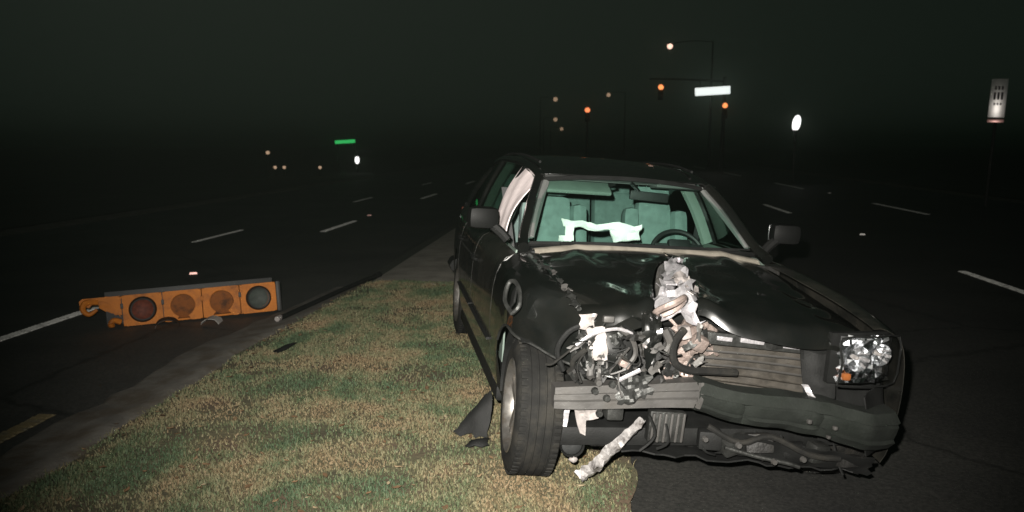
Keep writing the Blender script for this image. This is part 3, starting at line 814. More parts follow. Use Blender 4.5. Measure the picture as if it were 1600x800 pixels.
# bumper beam: pushed back on one side, torn foam absorber on the other
def beam(pts, h, d, name, m):
    P = []
    prof = [(-.5, -.5), (-.5, -.18), (-.36, -.12), (-.36, .12), (-.5, .18), (-.5, .5), (.5, .5), (.5, -.5)]
    V = []; F_ = []
    for i, (u, v, w, hs) in enumerate(pts):
        for a, b in prof: V.append((u, v + a * d, w + b * h * hs))
    n = len(prof)
    for i in range(len(pts) - 1):
        for k in range(n):
            F_.append((i*n+k, i*n+(k+1) % n, (i+1)*n+(k+1) % n, (i+1)*n+k))
    F_.append(list(range(n))); F_.append([(len(pts)-1)*n + k for k in range(n)][::-1])
    return part(name, (V, F_), m, sharp=30)
beam([(-.77, -.33, .45, .9), (-.66, -.36, .462, 1), (-.52, -.37, .472, 1.02), (-.38, -.385, .482, 1), (-.24, -.40, .495, 1.06), (-.10, -.41, .502, 1.12)], .110, .085, 'bumper_beam', 'beam')
P = []
for i in range(61):
    t = i / 60; u = -.125 + .90 * t; v = -.475 - .20 * math.sin(t * 1.5) + .10 * max(0, t - .82) * 4
    wc = .505 - .10 * t - .012 * math.sin(t * 9); hh = .052 + .022 * t
    nz = .010 * noise.noise(Vector((t * 9, 0, 3))); n2 = .012 * noise.noise(Vector((t * 17, 5, 3))); kk = .014 * math.exp(-((t - .22) / .02) ** 2) + .012 * math.exp(-((t - .58) / .025) ** 2)
    P.append([(u, v + .07, wc - hh + n2*.5), (u, v + .012, wc - hh + .006 + nz), (u, v - .004 + kk, wc - hh * .72 + nz), (u, v + .010 + kk, wc - hh * .55), (u, v - .006 + nz + kk, wc - hh * .1 + n2*.4), (u, v - .012 + kk + n2, wc + hh * .3),
              (u, v - .004 + nz, wc + hh * .62), (u, v - .020 + n2, wc + hh * .74), (u, v - .014 + nz, wc + hh - .006 + n2*.4), (u, v + .08, wc + hh + nz)])
o = part('bumper_absorber', grid(P, .025), 'foam', sharp=35); o['label'] = 'grey green bumper absorber bent forward and down'
part('beam_flange', tube([(-.13, -.495, .455), (-.12, -.50, .51), (-.12, -.485, .57)], .014, 6), 'beam')
# torn remains of the bumper cover at the corner
o = part('bumper_cover', quadsheet([(.60, -.62, .56), (.83, -.44, .58), (.86, -.42, .24), (.66, -.63, .28)], 10, 10, .018, 51, 6, .006, bulge=-.10), 'plastic', sharp=25)
part('bumper_cover', quadsheet([(.05, -.50, .33), (.70, -.60, .26), (.74, -.54, .16), (.02, -.44, .22)], 30, 7, .018, 52, 7, .005, ragged=.03), 'plastic', sharp=30)
rg = random.Random(77)
for i in range(6):
    t = i / 5; u = -.05 + .66 * t + rg.uniform(-.03, .03); v = -.44 - .09 * t; w = .295 - .06 * t + rg.uniform(-.02, .02)
    part('air_duct', box((u, v, w), (rg.uniform(.09, .17), .07, rg.uniform(.05, .10)), .015, rz=rg.uniform(-.3, .3), ry=rg.uniform(-.25, .25), rx=rg.uniform(-.3, .3)), ('plastic', 'darkmetal', 'grease')[i % 3])
part('loose_hose', tube([(-.06, -.47, .36), (.08, -.52, .30), (.22, -.53, .335), (.40, -.57, .265), (.55, -.58, .25)], .014, 8), 'rubber')
part('loose_hose', tube([(.02, -.50, .27), (.16, -.53, .24), (.30, -.56, .22), (.36, -.57, .205)], .010, 8), 'darkmetal')
# upper tie bar with bright strips, radiator behind
part('radiator_support', box((.18, -.345, .735), (.56, .055, .058), .008, ry=.075), 'darkmetal')
for u, w, l, s in ((.02, .752, .075, .020), (.16, .744, .12, .022), (.365, .722, .10, .018)):
    part('bright_strip', box((u, -.378, w), (l, .010, s), .003, ry=.085), 'silver')
part('latch', box((.275, -.375, .738), (.075, .05, .05), .01, rz=.3), 'darkmetal')
rad = part('radiator', quadsheet([(-.06, -.30, .705), (.50, -.31, .675), (.52, -.30, .42), (-.03, -.29, .50)], 26, 12, .016, 71, 5, .03, bulge=.02), 'radiator', sharp=30)
for j in range(6):
    t = (j + .5) / 6
    part('radiator_tube', tube([(-.055 + .02*t, -.335, .70 - .20*t), (.2, -.345 + .01 * math.sin(j), .69 - .215*t), (.50 + .02*t, -.34, .67 - .25*t)], .006, 5, sub=3), 'beam' if j < 3 else 'radiator', rad)
part('headlight_mount', quadsheet([(.37, -.42, .80), (.54, -.44, .79), (.56, -.47, .50), (.42, -.43, .52)], 10, 14, .02, 75, 8, .006), 'plastic', sharp=15)
part('torn_bracket', quadsheet([(.315, -.57, .60), (.345, -.58, .60), (.40, -.60, .52), (.38, -.59, .52)], 4, 8, .012, 81, 18, .003), 'silver', sharp=10)
part('torn_bracket', quadsheet([(.37, -.60, .525), (.40, -.60, .54), (.50, -.61, .485), (.40, -.61, .49)], 7, 4, .012, 82, 18, .003), 'silver', sharp=10)
part('bolt', box((.30, -.70, .47), (.020, .02, .020), .006), 'beam')
part('bolt', box((.42, -.71, .445), (.018, .02, .018), .006), 'beam')
part('bolt', box((.40, -.70, .40), (.014, .02, .014), .004), 'beam')
# crushed castings at the point of impact
part('broken_casting', quadsheet([(-.23, -.34, .815), (-.04, -.36, .80), (-.01, -.36, .67), (-.18, -.33, .65)], 11, 11, .045, 91, 11, .02, ragged=.12), 'pink', sharp=12)
part('broken_casting', quadsheet([(-.28, -.37, .55), (-.20, -.37, .66), (-.11, -.37, .65), (-.09, -.37, .55)], 8, 8, .04, 92, 13, .01, ragged=.12), 'pink', sharp=12)
part('broken_casting', box((-.115, -.40, .735), (.075, .06, .075), .02, ry=.4, rx=.3), 'pink')
part('broken_casting', box((-.185, -.39, .78), (.05, .05, .06), .012, ry=-.3), 'white')
part('loose_hose', tube([(-.20, -.42, .80), (-.255, -.45, .74), (-.25, -.46, .66), (-.18, -.45, .62), (-.06, -.43, .61), (.08, -.41, .60)], .018, 8), 'rubber')
part('loose_hose', tube([(-.30, -.43, .80), (-.27, -.44, .74), (-.285, -.44, .70)], .02, 8), 'beam')
# exposed headlight hole: bracket, hoses, wires, bulb
o = part('headlight_bracket', quadsheet([(-.665, -.44, .80), (-.585, -.45, .805), (-.562, -.46, .66), (-.64, -.445, .65)], 7, 9, .014, 97, 14, .006, ragged=.04), 'white', sharp=14); o['label'] = 'white bracket in the empty headlight opening'
part('torn_bracket', quadsheet([(-.70, -.41, .845), (-.62, -.42, .85), (-.61, -.43, .79), (-.68, -.42, .785)], 7, 6, .03, 101, 18, .004, ragged=.15), 'white', sharp=10)
part('loose_hose', tube([(-.73, -.33, .57), (-.77, -.35, .67), (-.73, -.37, .76), (-.66, -.38, .80)], .014, 8), 'plastic')
part('loose_hose', tube([(-.69, -.38, .56), (-.71, -.42, .64), (-.66, -.44, .70)], .013, 8), 'rubber')
part('bent_rod', tube([(-.71, -.45, .72), (-.64, -.46, .775), (-.53, -.45, .80), (-.45, -.43, .775)], .008, 6), 'silver')
part('bent_rod', tube([(-.51, -.43, .80), (-.45, -.44, .75), (-.43, -.44, .68), (-.47, -.44, .62)], .012, 6), 'beam')
part('bent_rod', tube([(-.50, -.44, .56), (-.44, -.46, .60), (-.41, -.47, .62)], .010, 6), 'silver')
part('bulb', lathe([(-.02, .001), (-.018, .006), (0, .010), (.018, .006), (.02, .001)], 10, 'y', (-.40, -.47, .73)), 'white').scale = (1, 1, 1)
part('washer_bottle', box((-.46, -.27, .68), (.12, .12, .17), .02, ry=.1), 'plastic')
part('connector', box((-.475, -.43, .635), (.05, .04, .03), .006, ry=.4), 'pink')
part('connector', box((-.56, -.41, .835), (.05, .03, .03), .008), 'beam')
rg = random.Random(5)
for i in range(9):
    a = Vector((rg.uniform(-.72, -.38), -.40 - rg.random()*.05, rg.uniform(.58, .80)))
    b = a + Vector((rg.uniform(-.10, .10), rg.uniform(-.04, .02), rg.uniform(-.14, .02))); c = b + Vector((rg.uniform(-.08, .08), rg.uniform(-.03, .03), rg.uniform(-.08, .06)))
    part('loose_wire', tube([a, b, c], .005, 5), ('plastic', 'beam', 'rubber')[i % 3])
for i, (u, v, w) in enumerate([(-.59, -.44, .548), (-.525, -.44, .54), (-.60, -.43, .505), (-.545, -.44, .475), (-.57, -.43, .40)]):
    part('bolt', lathe([(-.012, .001), (-.012, .014), (.006, .018), (.012, .010)], 8, 'y', (u, v, w)), 'darkmetal' if i else 'beam')
part('torn_bracket', quadsheet([(-.50, -.43, .56), (-.36, -.44, .60), (-.34, -.45, .50), (-.48, -.44, .44)], 10, 10, .03, 111, 14, .004, ragged=.12), 'darkmetal', sharp=10)
for i in range(8):
    u = -.72 + i*.055; w = .64 + .06*math.sin(i*2.3)
    part('torn_bracket', quadsheet([(u, -.37, w + .03), (u + .05, -.39, w + .04), (u + .06, -.40, w - .03), (u + .01, -.37, w - .045)], 5, 5, .03, 120 + i, 20, .003, ragged=.2), ('darkmetal', 'plastic', 'grease', 'beam')[i % 4], sharp=10)
rg = random.Random(31)
for i in range(34):
    u = rg.uniform(-.72, -.30) if i < 24 else rg.uniform(-.28, -.02); w = rg.uniform(.55, .81); v = -.40 - rg.uniform(.0, .06)
    a = rg.uniform(0, 3.14); l = rg.uniform(.018, .045); h = rg.uniform(.006, .018); ca, sa = math.cos(a), math.sin(a)
    part('metal_shard', quadsheet([(u - l*ca + h*sa, v, w - l*sa - h*ca), (u + l*ca + h*sa, v - .012, w + l*sa - h*ca), (u + l*ca - h*sa, v - .006, w + l*sa + h*ca), (u - l*ca - h*sa, v + .006, w - l*sa + h*ca)], 5, 4, .016, 200 + i, 24, .003, ragged=.12),
         ('darkmetal', 'grease', 'beam', 'plastic', 'beam', 'darkmetal', 'plastic')[i % 7], sharp=10)
for i in range(10):
    a = Vector((rg.uniform(-.74, -.10), -.40 - rg.random()*.06, rg.uniform(.62, .82)))
    b = a + Vector((rg.uniform(-.08, .08), rg.uniform(-.03, .02), rg.uniform(-.10, .02))); c = b + Vector((rg.uniform(-.10, .10), rg.uniform(-.02, .02), rg.uniform(-.10, .04)))
    part('loose_wire', tube([a, b, c], .0035, 5), ('plastic', 'darkmetal')[i % 2])
# lower left: white bracket, fog lamp, hanging strip
wb = MB().add(quadsheet([(-.665, -.33, .395), (-.53, -.34, .405), (-.545, -.34, .345), (-.60, -.33, .33)], 7, 5, .012, 131, 14, .004))
wb.add(quadsheet([(-.665, -.33, .39), (-.60, -.335, .36), (-.60, -.33, .26), (-.625, -.33, .27)], 5, 7, .012, 132, 14, .004))
wb.build('torn_bracket', 'white', CAR, sharp=15)
part('torn_bracket', quadsheet([(-.70, -.30, .37), (-.675, -.31, .38), (-.685, -.31, .29), (-.715, -.30, .29)], 4, 6, .008, 133, 14, .004), 'silver', sharp=10)
fg = part('fog_lamp', lathe([(-.03, .052), (-.04, .058), (-.02, .062), (.04, .045), (.06, .001)], 20, 'y', (-.64, -.24, .185)), 'plastic')
part('fog_lens', lathe([(-.025, .001), (-.028, .03), (-.022, .05)], 16, 'y', (-.64, -.24, .185)), 'dash', fg)
part('bulb', lathe([(-.024, .001), (-.016, .010), (0, .018), (.014, .012), (.022, .001)], 12, 'x', (-.63, -.27, .115)), 'white')
P = []
path = [(-.37, -.46, .385), (-.405, -.43, .32), (-.45, -.38, .235), (-.495, -.34, .155), (-.53, -.30, .085), (-.56, -.265, .045), (-.585, -.25, .015)]
for i in range(25):
    q = hermite_cr([(k, *p) for k, p in enumerate(path)], i / 24 * (len(path) - 1) * .9999)
    wd = .022 + .026 * min(1, i / 12)
    jg = [rg.uniform(-.012, .012) for _ in range(8)]
    P.append([(q[0] - wd * .50 + jg[0]*.6, q[1] + .012, q[2] + wd * .42 + jg[1]*.6), (q[0] - wd * .16, q[1] - .014 + jg[2], q[2] + wd * .14 + jg[3] * .6),
              (q[0] + wd * .18, q[1] - .010 + jg[4], q[2] - wd * .15 + jg[5] * .6), (q[0] + wd * .50 + jg[6]*.6, q[1] + .014, q[2] - wd * .40 + jg[7]*.6)])
o = part('hanging_trim_strip', grid(P, .004), 'bright_trim', sharp=10); o['label'] = 'bright metal strip hanging from the bumper down to the grass'
part('loose_wire', tube([(-.34, -.45, .40), (-.30, -.44, .30), (-.36, -.42, .22)], .008, 5), 'plastic')
lr = part('oil_cooler', box((-.21, -.33, .31), (.18, .05, .15), .01, ry=.05), 'darkmetal')
for i in range(6): part('cooler_fin', box((-.285 + i*.03, -.362, .31), (.012, .015, .14), .003, ry=.05), 'beam', lr)
for i in range(5):
    u = -.24 + i * .20 + rg.uniform(-.05, .05); w = .25 - .05 * (i / 5) + rg.uniform(-.02, .03)
    q = Vector((u, -.45 - .02*i, w)); e = q + Vector((rg.uniform(-.10, .10), rg.uniform(-.03, .03), rg.uniform(-.06, -.02)))
    part('loose_wire', tube([q + Vector((0, .05, .07)), q, e], .006, 5), 'plastic')
for i, (u, v, w) in enumerate([(-.10, -.54, .325), (.225, -.58, .235), (.355, -.60, .255), (.06, -.55, .30)]):
    part('bolt', lathe([(-.012, .001), (-.012, .012), (.004, .015), (.012, .008)], 8, 'y', (u, v, w)), 'beam')
# the surviving headlight
hl = empty('headlight'); hl.parent = CAR; hl['label'] = 'square clear headlight full of sparkling chrome'
def hpt(s, t, d):
    u = .475 + .355 * s; w0 = .605 - .010 * s; w1 = .822 + .012 * s - .015 * s * s
    return np.array((u, -.60 + d + .10 * s * s * (.6 + .4 * s), w0 + (w1 - w0) * t))
part('lens', grid([[hpt(s, t, -.03 * math.sin(math.pi * min(t, 1))) for t in np.linspace(0, 1, 8)] for s in np.linspace(0, 1, 12)], .004), 'lens', hl)
part('housing', grid([[hpt(-.02 + 1.04*s, -.04 + 1.08*t, .10) for t in np.linspace(0, 1, 6)] for s in np.linspace(0, 1, 6)], .03), 'plastic', hl)
rg = random.Random(8); P = []
for i in range(15):
    P.append([hpt(.07 + .93*i/14, j/10, .055 + rg.uniform(-.020, .020)) for j in range(11)])
part('reflector', grid(P, .002), 'chrome', hl, smooth=False)
for s, t, r in ((.30, .55, .060), (.68, .62, .052)):
    c = hpt(s, t, .05)
    MB().add(lathe([(-.035, r), (-.03, r*.96), (.0, r*.75), (.025, r*.4), (.03, .012)], 14, 'y', c)).build('lamp_bowl', 'chrome', hl, smooth=False)
    MB().add(lathe([(-.03, .001), (-.026, .009), (0, .011), (.03, .011)], 10, 'y', c)).build('bulb', 'white', hl)
c = hpt(.17, .16, .03); MB().add(box(c, (.04, .03, .035), .012)).build('amber_reflector', 'amber', hl)
part('bezel', tube([hpt(0, 0, 0), hpt(0, .5, -.02), hpt(0, 1, 0), hpt(.5, 1.02, 0), hpt(1, 1, 0), hpt(1, .5, -.02), hpt(1, 0, 0), hpt(.5, -.02, 0), hpt(0, 0, 0)], .005, 6, sub=2), 'plastic', hl)

# ------------------------------------------------------------------ fallen traffic signal
SG = empty('fallen_traffic_signal', (-4.72, 6.72, Z_ROAD), (R(-9), R(-1.2), math.atan2(7.57 - 6.81, -3.23 + 4.53)))
tag(SG, 'broken yellow traffic signal lying on its side on the left road', 'traffic signal')
def sgp(name, vf, m, parent=SG, **k): return MB().add(vf).build(name, m, parent, **k)
PW, PH = .36, .30
def door_plate(cx, r, ragged=0, seed=0, cut=None):
    # square plate with a round opening, real thickness
    n = 40; rg_ = random.Random(seed)
    V = []; F_ = []
    for lay in (0, .02):
        for k in range(n):
            a = 2*math.pi*(k + .5)/n; c, s = math.cos(a), math.sin(a)
            q = max(abs(c), abs(s)); V.append((cx + c/q*(PW/2 - .004), lay, PH/2 + s/q*(PH/2)))
        for k in range(n):
            a = 2*math.pi*(k + .5)/n; V.append((cx + math.cos(a)*r, lay, PH/2 + math.sin(a)*r))
    for k in range(n):
        k2 = (k+1) % n
        if cut and cut(math.degrees(2*math.pi*(k + 1)/n)): continue
        F_ += [(k, k2, n+k2, n+k), (2*n+k, 3*n+k, 3*n+k2, 2*n+k2), (k, 2*n+k, 2*n+k2, k2), (n+k, n+k2, 3*n+k2, 3*n+k)]
    return V, F_
for i in range(5):
    cx = PW * (i + .5)
    # body shell behind the door
    hs = MB()
    if i > 0:
        hs.add(box((cx, .10, PH - .012), (PW - .006, .16, .02), .006)); hs.add(box((cx, .10, .012), (PW - .006, .16, .02), .006)); hs.add(box((cx, .178, PH/2), (PW - .006, .016, PH - .004), .004))
        hs.add(box((cx - PW/2 + .010, .10, PH/2), (.014, .15, PH - .05), .003)); hs.add(box((cx + PW/2 - .010, .10, PH/2), (.014, .15, PH - .05), .003))
    else:
        hs.add(box((cx + .02, .10, PH - .014), (PW - .02, .15, .02), .006, ry=.03)); hs.add(quadsheet([(cx - .10, .16, .29), (cx + .15, .17, .29), (cx + .15, .17, .10), (cx + .02, .16, .16)], 8, 8, .01, 5, 9, .012, ragged=.08))
    hs.build('housing', 'sig_yellow', SG)
    cut = {0: lambda d: 150 < d < 345, 2: lambda d: 250 < d < 292, 3: lambda d: 236 < d < 300}.get(i)
    sgp('signal_door', door_plate(cx, .098 if i in (1, 4) else .112, cut=cut), 'sig_yellow')
    if i in (1, 4):
        sgp('lens', lathe([(.045, .001), (.040, .05), (.028, .085), (.022, .098)], 24, 'y', (cx, 0, PH/2)), 'sig_red' if i == 1 else 'sig_grey')
        sgp('lens_ring', lathe([(-.030, .096), (-.034, .108), (-.006, .126), (.015, .104)], 28, 'y', (cx, 0, PH/2)), 'sig_dark')
    if i in (2, 3):
        # stump of a broken visor, and bare inside wall
        P = []
        for k in range(16):
            a = R(-15) + R(210) * k / 15
            L = .02 + .06 * (0.5 + .5 * noise.noise(Vector((k * .6, i, 0))))
            P.append([(cx + .112*math.cos(a), -d, PH/2 + .112*math.sin(a)) for d in (0, L*.5, L)])
        sgp('visor_stump', grid(P, .004), 'sig_yellow')
        sgp('back_wall', box((cx, .155, PH/2), (PW - .04, .012, PH - .04), .004, rx=.05), 'sig_inner')
    if i < 4: sgp('coupling_bolt', box((PW * (i + 1), -.004, PH/2 + .05), (.025, .02, .05), .005), 'sig_dark' if i != 2 else 'sig_yellow')
sgp('end_cap', box((PW*5 + .02, .08, PH/2), (.05, .20, PH + .02), .02), 'sig_dark')
sgp('backplate', box((PW*2.5 + .1, .20, PH/2 + .02), (PW*4.4, .012, PH + .05), .004), 'sig_dark')
sgp('torn_hook', tube([(.16, .02, .26), (.06, .0, .26), (.03, -.01, .20), (.08, -.02, .15), (.15, -.02, .19)], [.03, .03, .026, .022, .015], 8), 'sig_yellow')
sgp('torn_hook', tube([(.34, -.01, .05), (.28, -.03, .07), (.25, -.05, .03), (.28, -.07, .028)], [.03, .026, .024, .02], 8), 'sig_yellow')
def fallen_visor(x, y, rz, seed, m, label, sz=.11):
    P = []
    for k in range(18):
        a = math.pi * (.04 + .92 * k / 17)
        L = .16 + .05 * noise.noise(Vector((k * .5, seed, 0)))
        P.append([(sz*math.cos(a), d, sz * .75 * math.sin(a) + .006) for d in (-L/2, 0, L/2)])
    o = MB().add(grid(P, .004)).build('signal_visor', m, None, loc=(x, y, Z_ROAD + .004), rot=(0, 0, rz))
    tag(o, label, 'visor'); return o
fallen_visor(-3.98, 6.93, .5, 1, 'sig_dark', 'dark broken signal visor in front of the second lens')
fallen_visor(-3.62, 7.10, .2, 2, 'marker_body', 'grey broken signal visor below the third opening', .085)

# dark pipe lying along the kerb
pp = empty('signal_pipe', (-2.97, 7.20, -.075)); tag(pp, 'thin dark pipe lying along the turf edge beside the fallen signal', 'pipe')
MB().add(tube([(0, 0, .030), (.10, .70, .045), (.22, 1.4, .07), (.40, 2.14, .105)], .026, 8)).build('pipe', 'plastic', pp)
MB().add(lathe([(-.03, .001), (-.03, .026), (.02, .030), (.05, .027)], 14, 'y', (-.005, -.03, .034))).build('end_cap', 'white', pp)
MB().add(tube([(.39, 2.12, .104), (.42, 2.19, .108)], .036, 8)).build('coupling', 'plastic', pp)

# plastic fragments on the grass
def fragment(c4, seed, label, loc, m='plastic', amp=.02):
    cs = [(p[0] - loc[0], p[1] - loc[1], p[2] - loc[2]) for p in c4]
    o = MB().add(quadsheet(cs, 9, 9, amp, seed, 7, .005, bulge=.06, ragged=.06)).build('plastic_fragment', m, None, sharp=25, loc=loc)
    return tag(o, label, 'debris', 'plastic debris from the crash')
fragment([(-.72, 4.15, .03), (-.52, 4.12, .02), (-.50, 4.18, .27), (-.545, 4.20, .24)], 1, 'curved black wheel liner fragment behind the front wheel', (-.6, 4.15, 0))
fragment([(-.62, 3.93, .035), (-.50, 3.96, .04), (-.51, 4.02, .06), (-.60, 3.99, .05)], 2, 'small flat black shard in the grass below the liner fragment', (-.55, 3.97, .02), amp=.008)
fragment([(-2.43, 5.72, .035), (-2.37, 5.70, .035), (-2.31, 5.90, .06), (-2.35, 5.92, .05)], 3, 'narrow black shard on the turf near the road edge', (-2.38, 5.8, .03), amp=.008)

# raised pavement markers
def marker(x, y, m, label, steep=.02):
    e = empty('road_marker', (x, y, Z_ROAD + .001), (0, 0, -math.atan2(x, y) * .9)); tag(e, label, 'road marker', 'reflective road markers')
    w, d, h = .055, .05, .03
    V = [(-w, -d, 0), (w, -d, 0), (w, d, 0), (-w, d, 0), (-w*.8, -d + .008, h), (w*.8, -d + .008, h), (w*.8, d*.5, h), (-w*.8, d*.5, h)]
    obj('base', V, [(0, 1, 2, 3), (4, 7, 6, 5), (0, 4, 5, 1), (1, 5, 6, 2), (2, 6, 7, 3), (3, 7, 4, 0)], 'marker_body', e, smooth=False)
    k = .004
    obj('reflector', [(-w*.9, -d - .001, .003), (w*.9, -d - .001, .003), (w*.76, -d + .006, h - .002), (-w*.76, -d + .006, h - .002),
                      (-w*.9, -d + .003, .003), (w*.9, -d + .003, .003), (w*.76, -d + .010, h - .002), (-w*.76, -d + .010, h - .002)],
        [(0, 1, 2, 3), (4, 7, 6, 5), (0, 4, 5, 1), (1, 5, 6, 2), (2, 6, 7, 3), (3, 7, 4, 0)], m, e, smooth=False)
    return e
marker(-5.29, 9.94, 'retro_red', 'small red reflective road marker just beyond the fallen signal')
marker(-5.29, 18.64, 'retro_red', 'faint red road marker past the far white dash on the left road')
marker(5.39, 15.54, 'retro', 'bright white road marker nearest on the right road')
marker(8.76, 28.8, 'retro', 'small white road marker farthest up the right road')

# ------------------------------------------------------------------ signals, lamps and signs down the road
def ball(r, c=(0, 0, 0), sx=1, sy=1, sz=1, seg=14):
    prof = [(-r*math.cos(a)*sz, max(.0005, r*math.sin(a))) for a in np.linspace(0, math.pi, 9)]
    v, f = lathe(prof, seg, 'z')
    return [(p[0]*sx + c[0], p[1]*sy + c[1], p[2] + c[2]) for p in v], f
def street_lamp(x, y, z, arm, r, m, label, name='street_lamp'):
    e = empty(name, (x + arm, y, Z_ROAD)); tag(e, label, 'street lamp', 'street lamps')
    MB().add(tube([(0, 0, 0), (0, 0, (z + .3) * .6), (0, 0, z + .35)], [.11, .085, .06], 8)).build('pole', 'pole', e)
    MB().add(tube([(0, 0, z + .3), (-arm*.5, 0, z + .38), (-arm, 0, z + .20)], .045, 6)).build('arm', 'pole', e)
    MB().add(box((-arm, 0, z + .17), (.7, .34, .10), .05)).build('lamp_head', 'pole', e)
    MB().add(ball(r, (-arm, -.05, z - Z_ROAD*0), 1, 1, 1)).build('lamp_lens', m, e)
    return e
street_lamp(6.28, 61.26, 9.1, 3.2, .21, 'l_pink', 'tall lit street lamp highest in the picture above the car')
street_lamp(3.36, 119.8, 9.1, 2.5, .30, 'l_dim', 'small pale street lamp between the two orange signals')
street_lamp(-5.06, 130.9, 9.1, -2.5, .36, 'l_dim', 'upper of three faint far lamps above the car roof')
street_lamp(-6.35, 165, 6.85, -2.5, .42, 'l_dim', 'middle of three faint far lamps above the car roof')
street_lamp(-5.5, 180, 5.2, -2.5, .38, 'l_dim', 'lowest of three faint far lamps above the car roof')

def signal_head(parent, c, lit, r=.15):
    hd = MB().add(box((c[0], c[1] + .10, c[2] - .36), (.36, .20, 1.08), .03)).build('signal_head', 'sig_dark', parent)
    for k in range(3):
        z = c[2] - .36 * k
        MB().add(ball(r, (c[0], c[1] - .02, z), 1, .35, 1)).build('lamp', lit if k == 0 else 'sig_dark', hd)
        P = [[(c[0] + .165*math.cos(a), c[1] - d, z + .165*math.sin(a)) for d in (0, .22)] for a in np.linspace(R(10), R(170), 9)]
        MB().add(grid(P, .005)).build('visor', 'sig_dark', hd)
    return hd
ms = empty('signal_mast', (9.65, 56.5, Z_ROAD)); tag(ms, 'signal mast with long arm and orange lights right of centre', 'traffic signal')
MB().add(tube([(0, 0, 0), (0, 0, 3.2), (0, 0, 6.4)], [.15, .13, .11], 10)).build('pole', 'pole', ms)
MB().add(tube([(0, 0, 6.1), (-2.6, 0, 6.25), (-5.2, 0, 6.3)], [.09, .07, .05], 8)).build('mast_arm', 'pole', ms)
signal_head(ms, (-4.42, -.2, 5.72), 'l_orange', .19)
signal_head(ms, (.0, -.45, 4.42), 'l_orange', .18)
sn = empty('street_name_sign', (8.76, 56.1, 5.31 + Z_ROAD + .1), (0, R(-3.2), 0)); tag(sn, 'bright white backlit sign hanging from the signal mast arm', 'sign')
MB().add(box((0, 0, 0), (2.5, .16, .62), .04)).build('sign_box', 'pole', sn)
MB().add(box((0, -.085, 0), (2.40, .02, .54), .01)).build('sign_face', 'l_sign', sn)
for s in (-1, 1): MB().add(tube([(s*.8, 0, .30), (s*.8, .12, .88)], .03, 6)).build('hanger', 'pole', sn)
ps = empty('signal_post', (.12, 62.6, -.01)); tag(ps, 'post mounted signal with red light straight above the car roof', 'traffic signal')
MB().add(tube([(0, 0, 0), (0, 0, 2.2), (0, 0, 4.6)], .075, 8)).build('pole', 'pole', ps)
signal_head(ps, (0, -.3, 4.32), 'l_red', .20)

gl = empty('globe_lamp', (9.51, 36.75, Z_ROAD)); tag(gl, 'bright oval lamp on a slim post right of the white sign', 'lamp')
MB().add(tube([(0, 0, 0), (0, 0, 1.2), (0, 0, 2.35)], .05, 8)).build('post', 'pole', gl)
MB().add(ball(.20, (.03, 0, 2.70), .92, .92, 1.85)).build('globe', 'l_white', gl, rot=(0, R(9), 0)).location = (-.42, 0, .03)
MB().add(lathe([(2.30, .05), (2.34, .12), (2.37, .13), (2.40, .06)], 12, 'z')).build('collar', 'pole', gl)

rsn = empty('roadside_sign', (11.32, 23.09, Z_ROAD), (R(-2), R(1.5), R(-26))); tag(rsn, 'narrow white roadside sign on a post at the far right', 'sign')
MB().add(tube([(0, .05, 0), (0, .05, 1.7), (0, .05, 3.5)], .04, 8)).build('post', 'pole', rsn)
pl = MB().add(box((0, 0, 3.02), (.40, .014, 1.06), .004)).build('sign_plate', 'retro', rsn)
for z, w_, h_ in ((3.30, .24, .10), (3.08, .26, .20), (2.86, .22, .06)):
    for k_ in range(3):
        MB().add(box((-w_/2 + w_*(k_ + .5)/3, -.0095, z), (w_/3 - .03, .003, h_), .001)).build('sign_print', 'sign_text', pl)
MB().add(box((0, .0, 2.40), (.40, .012, .10), .004)).build('lower_plate', 'retro_red', rsn)

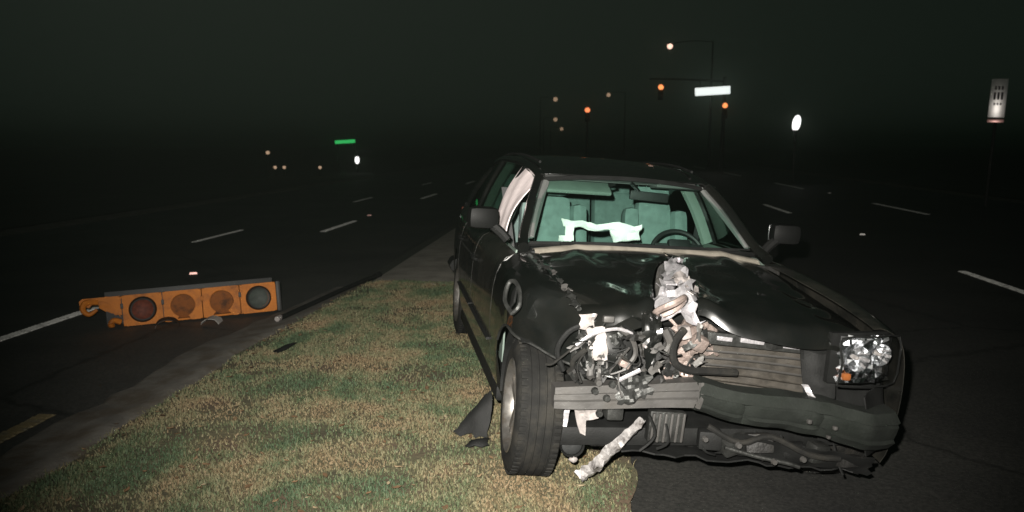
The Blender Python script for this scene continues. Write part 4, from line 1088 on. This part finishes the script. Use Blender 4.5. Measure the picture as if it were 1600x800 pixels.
gs = empty('low_green_sign', (-14.0, 45, -.05), (0, R(-3.5), R(17))); tag(gs, 'long low backlit green sign left of the car', 'sign')
MB().add(box((0, 0, 1.845), (1.22, .14, .26), .03)).build('sign_box', 'pole', gs)
MB().add(box((0, -.075, 1.845), (1.16, .02, .20), .01)).build('sign_face', 'l_green', gs)
for s in (-1, 1): MB().add(tube([(s*.5, .02, 0), (s*.5, .02, 1.72)], .04, 6)).build('post', 'pole', gs)
def path_light(x, y, z, r, m, label, sz=1.0):
    e = empty('path_light', (x, y, -.04)); tag(e, label, 'lamp', 'low lights beyond the left road')
    h = z + .04
    MB().add(tube([(0, 0, 0), (0, 0, max(.1, h - r))], .03, 6)).build('post', 'pole', e)
    MB().add(ball(r, (0, 0, h), 1, 1, sz)).build('lamp_globe', m, e)
    MB().add(lathe([(h + r*sz*.85, r*.9), (h + r*sz + .05, .01)], 10, 'z')).build('cap', 'pole', e)
path_light(-13.42, 45, .72, .135, 'l_white', 'bright white low lamp just below the green sign', 1.75)
path_light(-16.9, 40.3, 1.20, .10, 'l_dim', 'tallest of the faint lamps left of the green sign')
path_light(-16.4, 40, .43, .085, 'l_dim', 'leftmost of the tiny low lamps beyond the left road')
path_light(-15.9, 40, .43, .085, 'l_dim', 'second of the tiny low lamps beyond the left road')
path_light(-13.95, 40, .43, .085, 'l_dim', 'tiny low lamp between the others and the white lamp')

# ------------------------------------------------------------------ added haze that lifts the blacks and blends out the horizon
hv = [(x, y, z) for x in (-950, 950) for y in (-70, 1850) for z in (-1.2, 10.6)]
hz = obj('haze', hv, [(0, 1, 3, 2), (4, 6, 7, 5), (0, 4, 5, 1), (2, 3, 7, 6), (0, 2, 6, 4), (1, 5, 7, 3)], 'white', smooth=False)
hm = bpy.data.materials.new('black_lift_haze'); hm.use_nodes = True
hm.node_tree.nodes.clear()
ho = hm.node_tree.nodes.new('ShaderNodeOutputMaterial'); hp = hm.node_tree.nodes.new('ShaderNodeVolumePrincipled')
hp.inputs['Color'].default_value = (.80, .97, .82, 1); hp.inputs['Density'].default_value = .0045; hp.inputs['Anisotropy'].default_value = .93
hm.node_tree.links.new(hp.outputs[0], ho.inputs['Volume'])
hz.data.materials.clear(); hz.data.materials.append(hm); hz['kind'] = 'stuff'
tag(hz, 'thin haze added over the whole road to lift the blacks', 'haze')
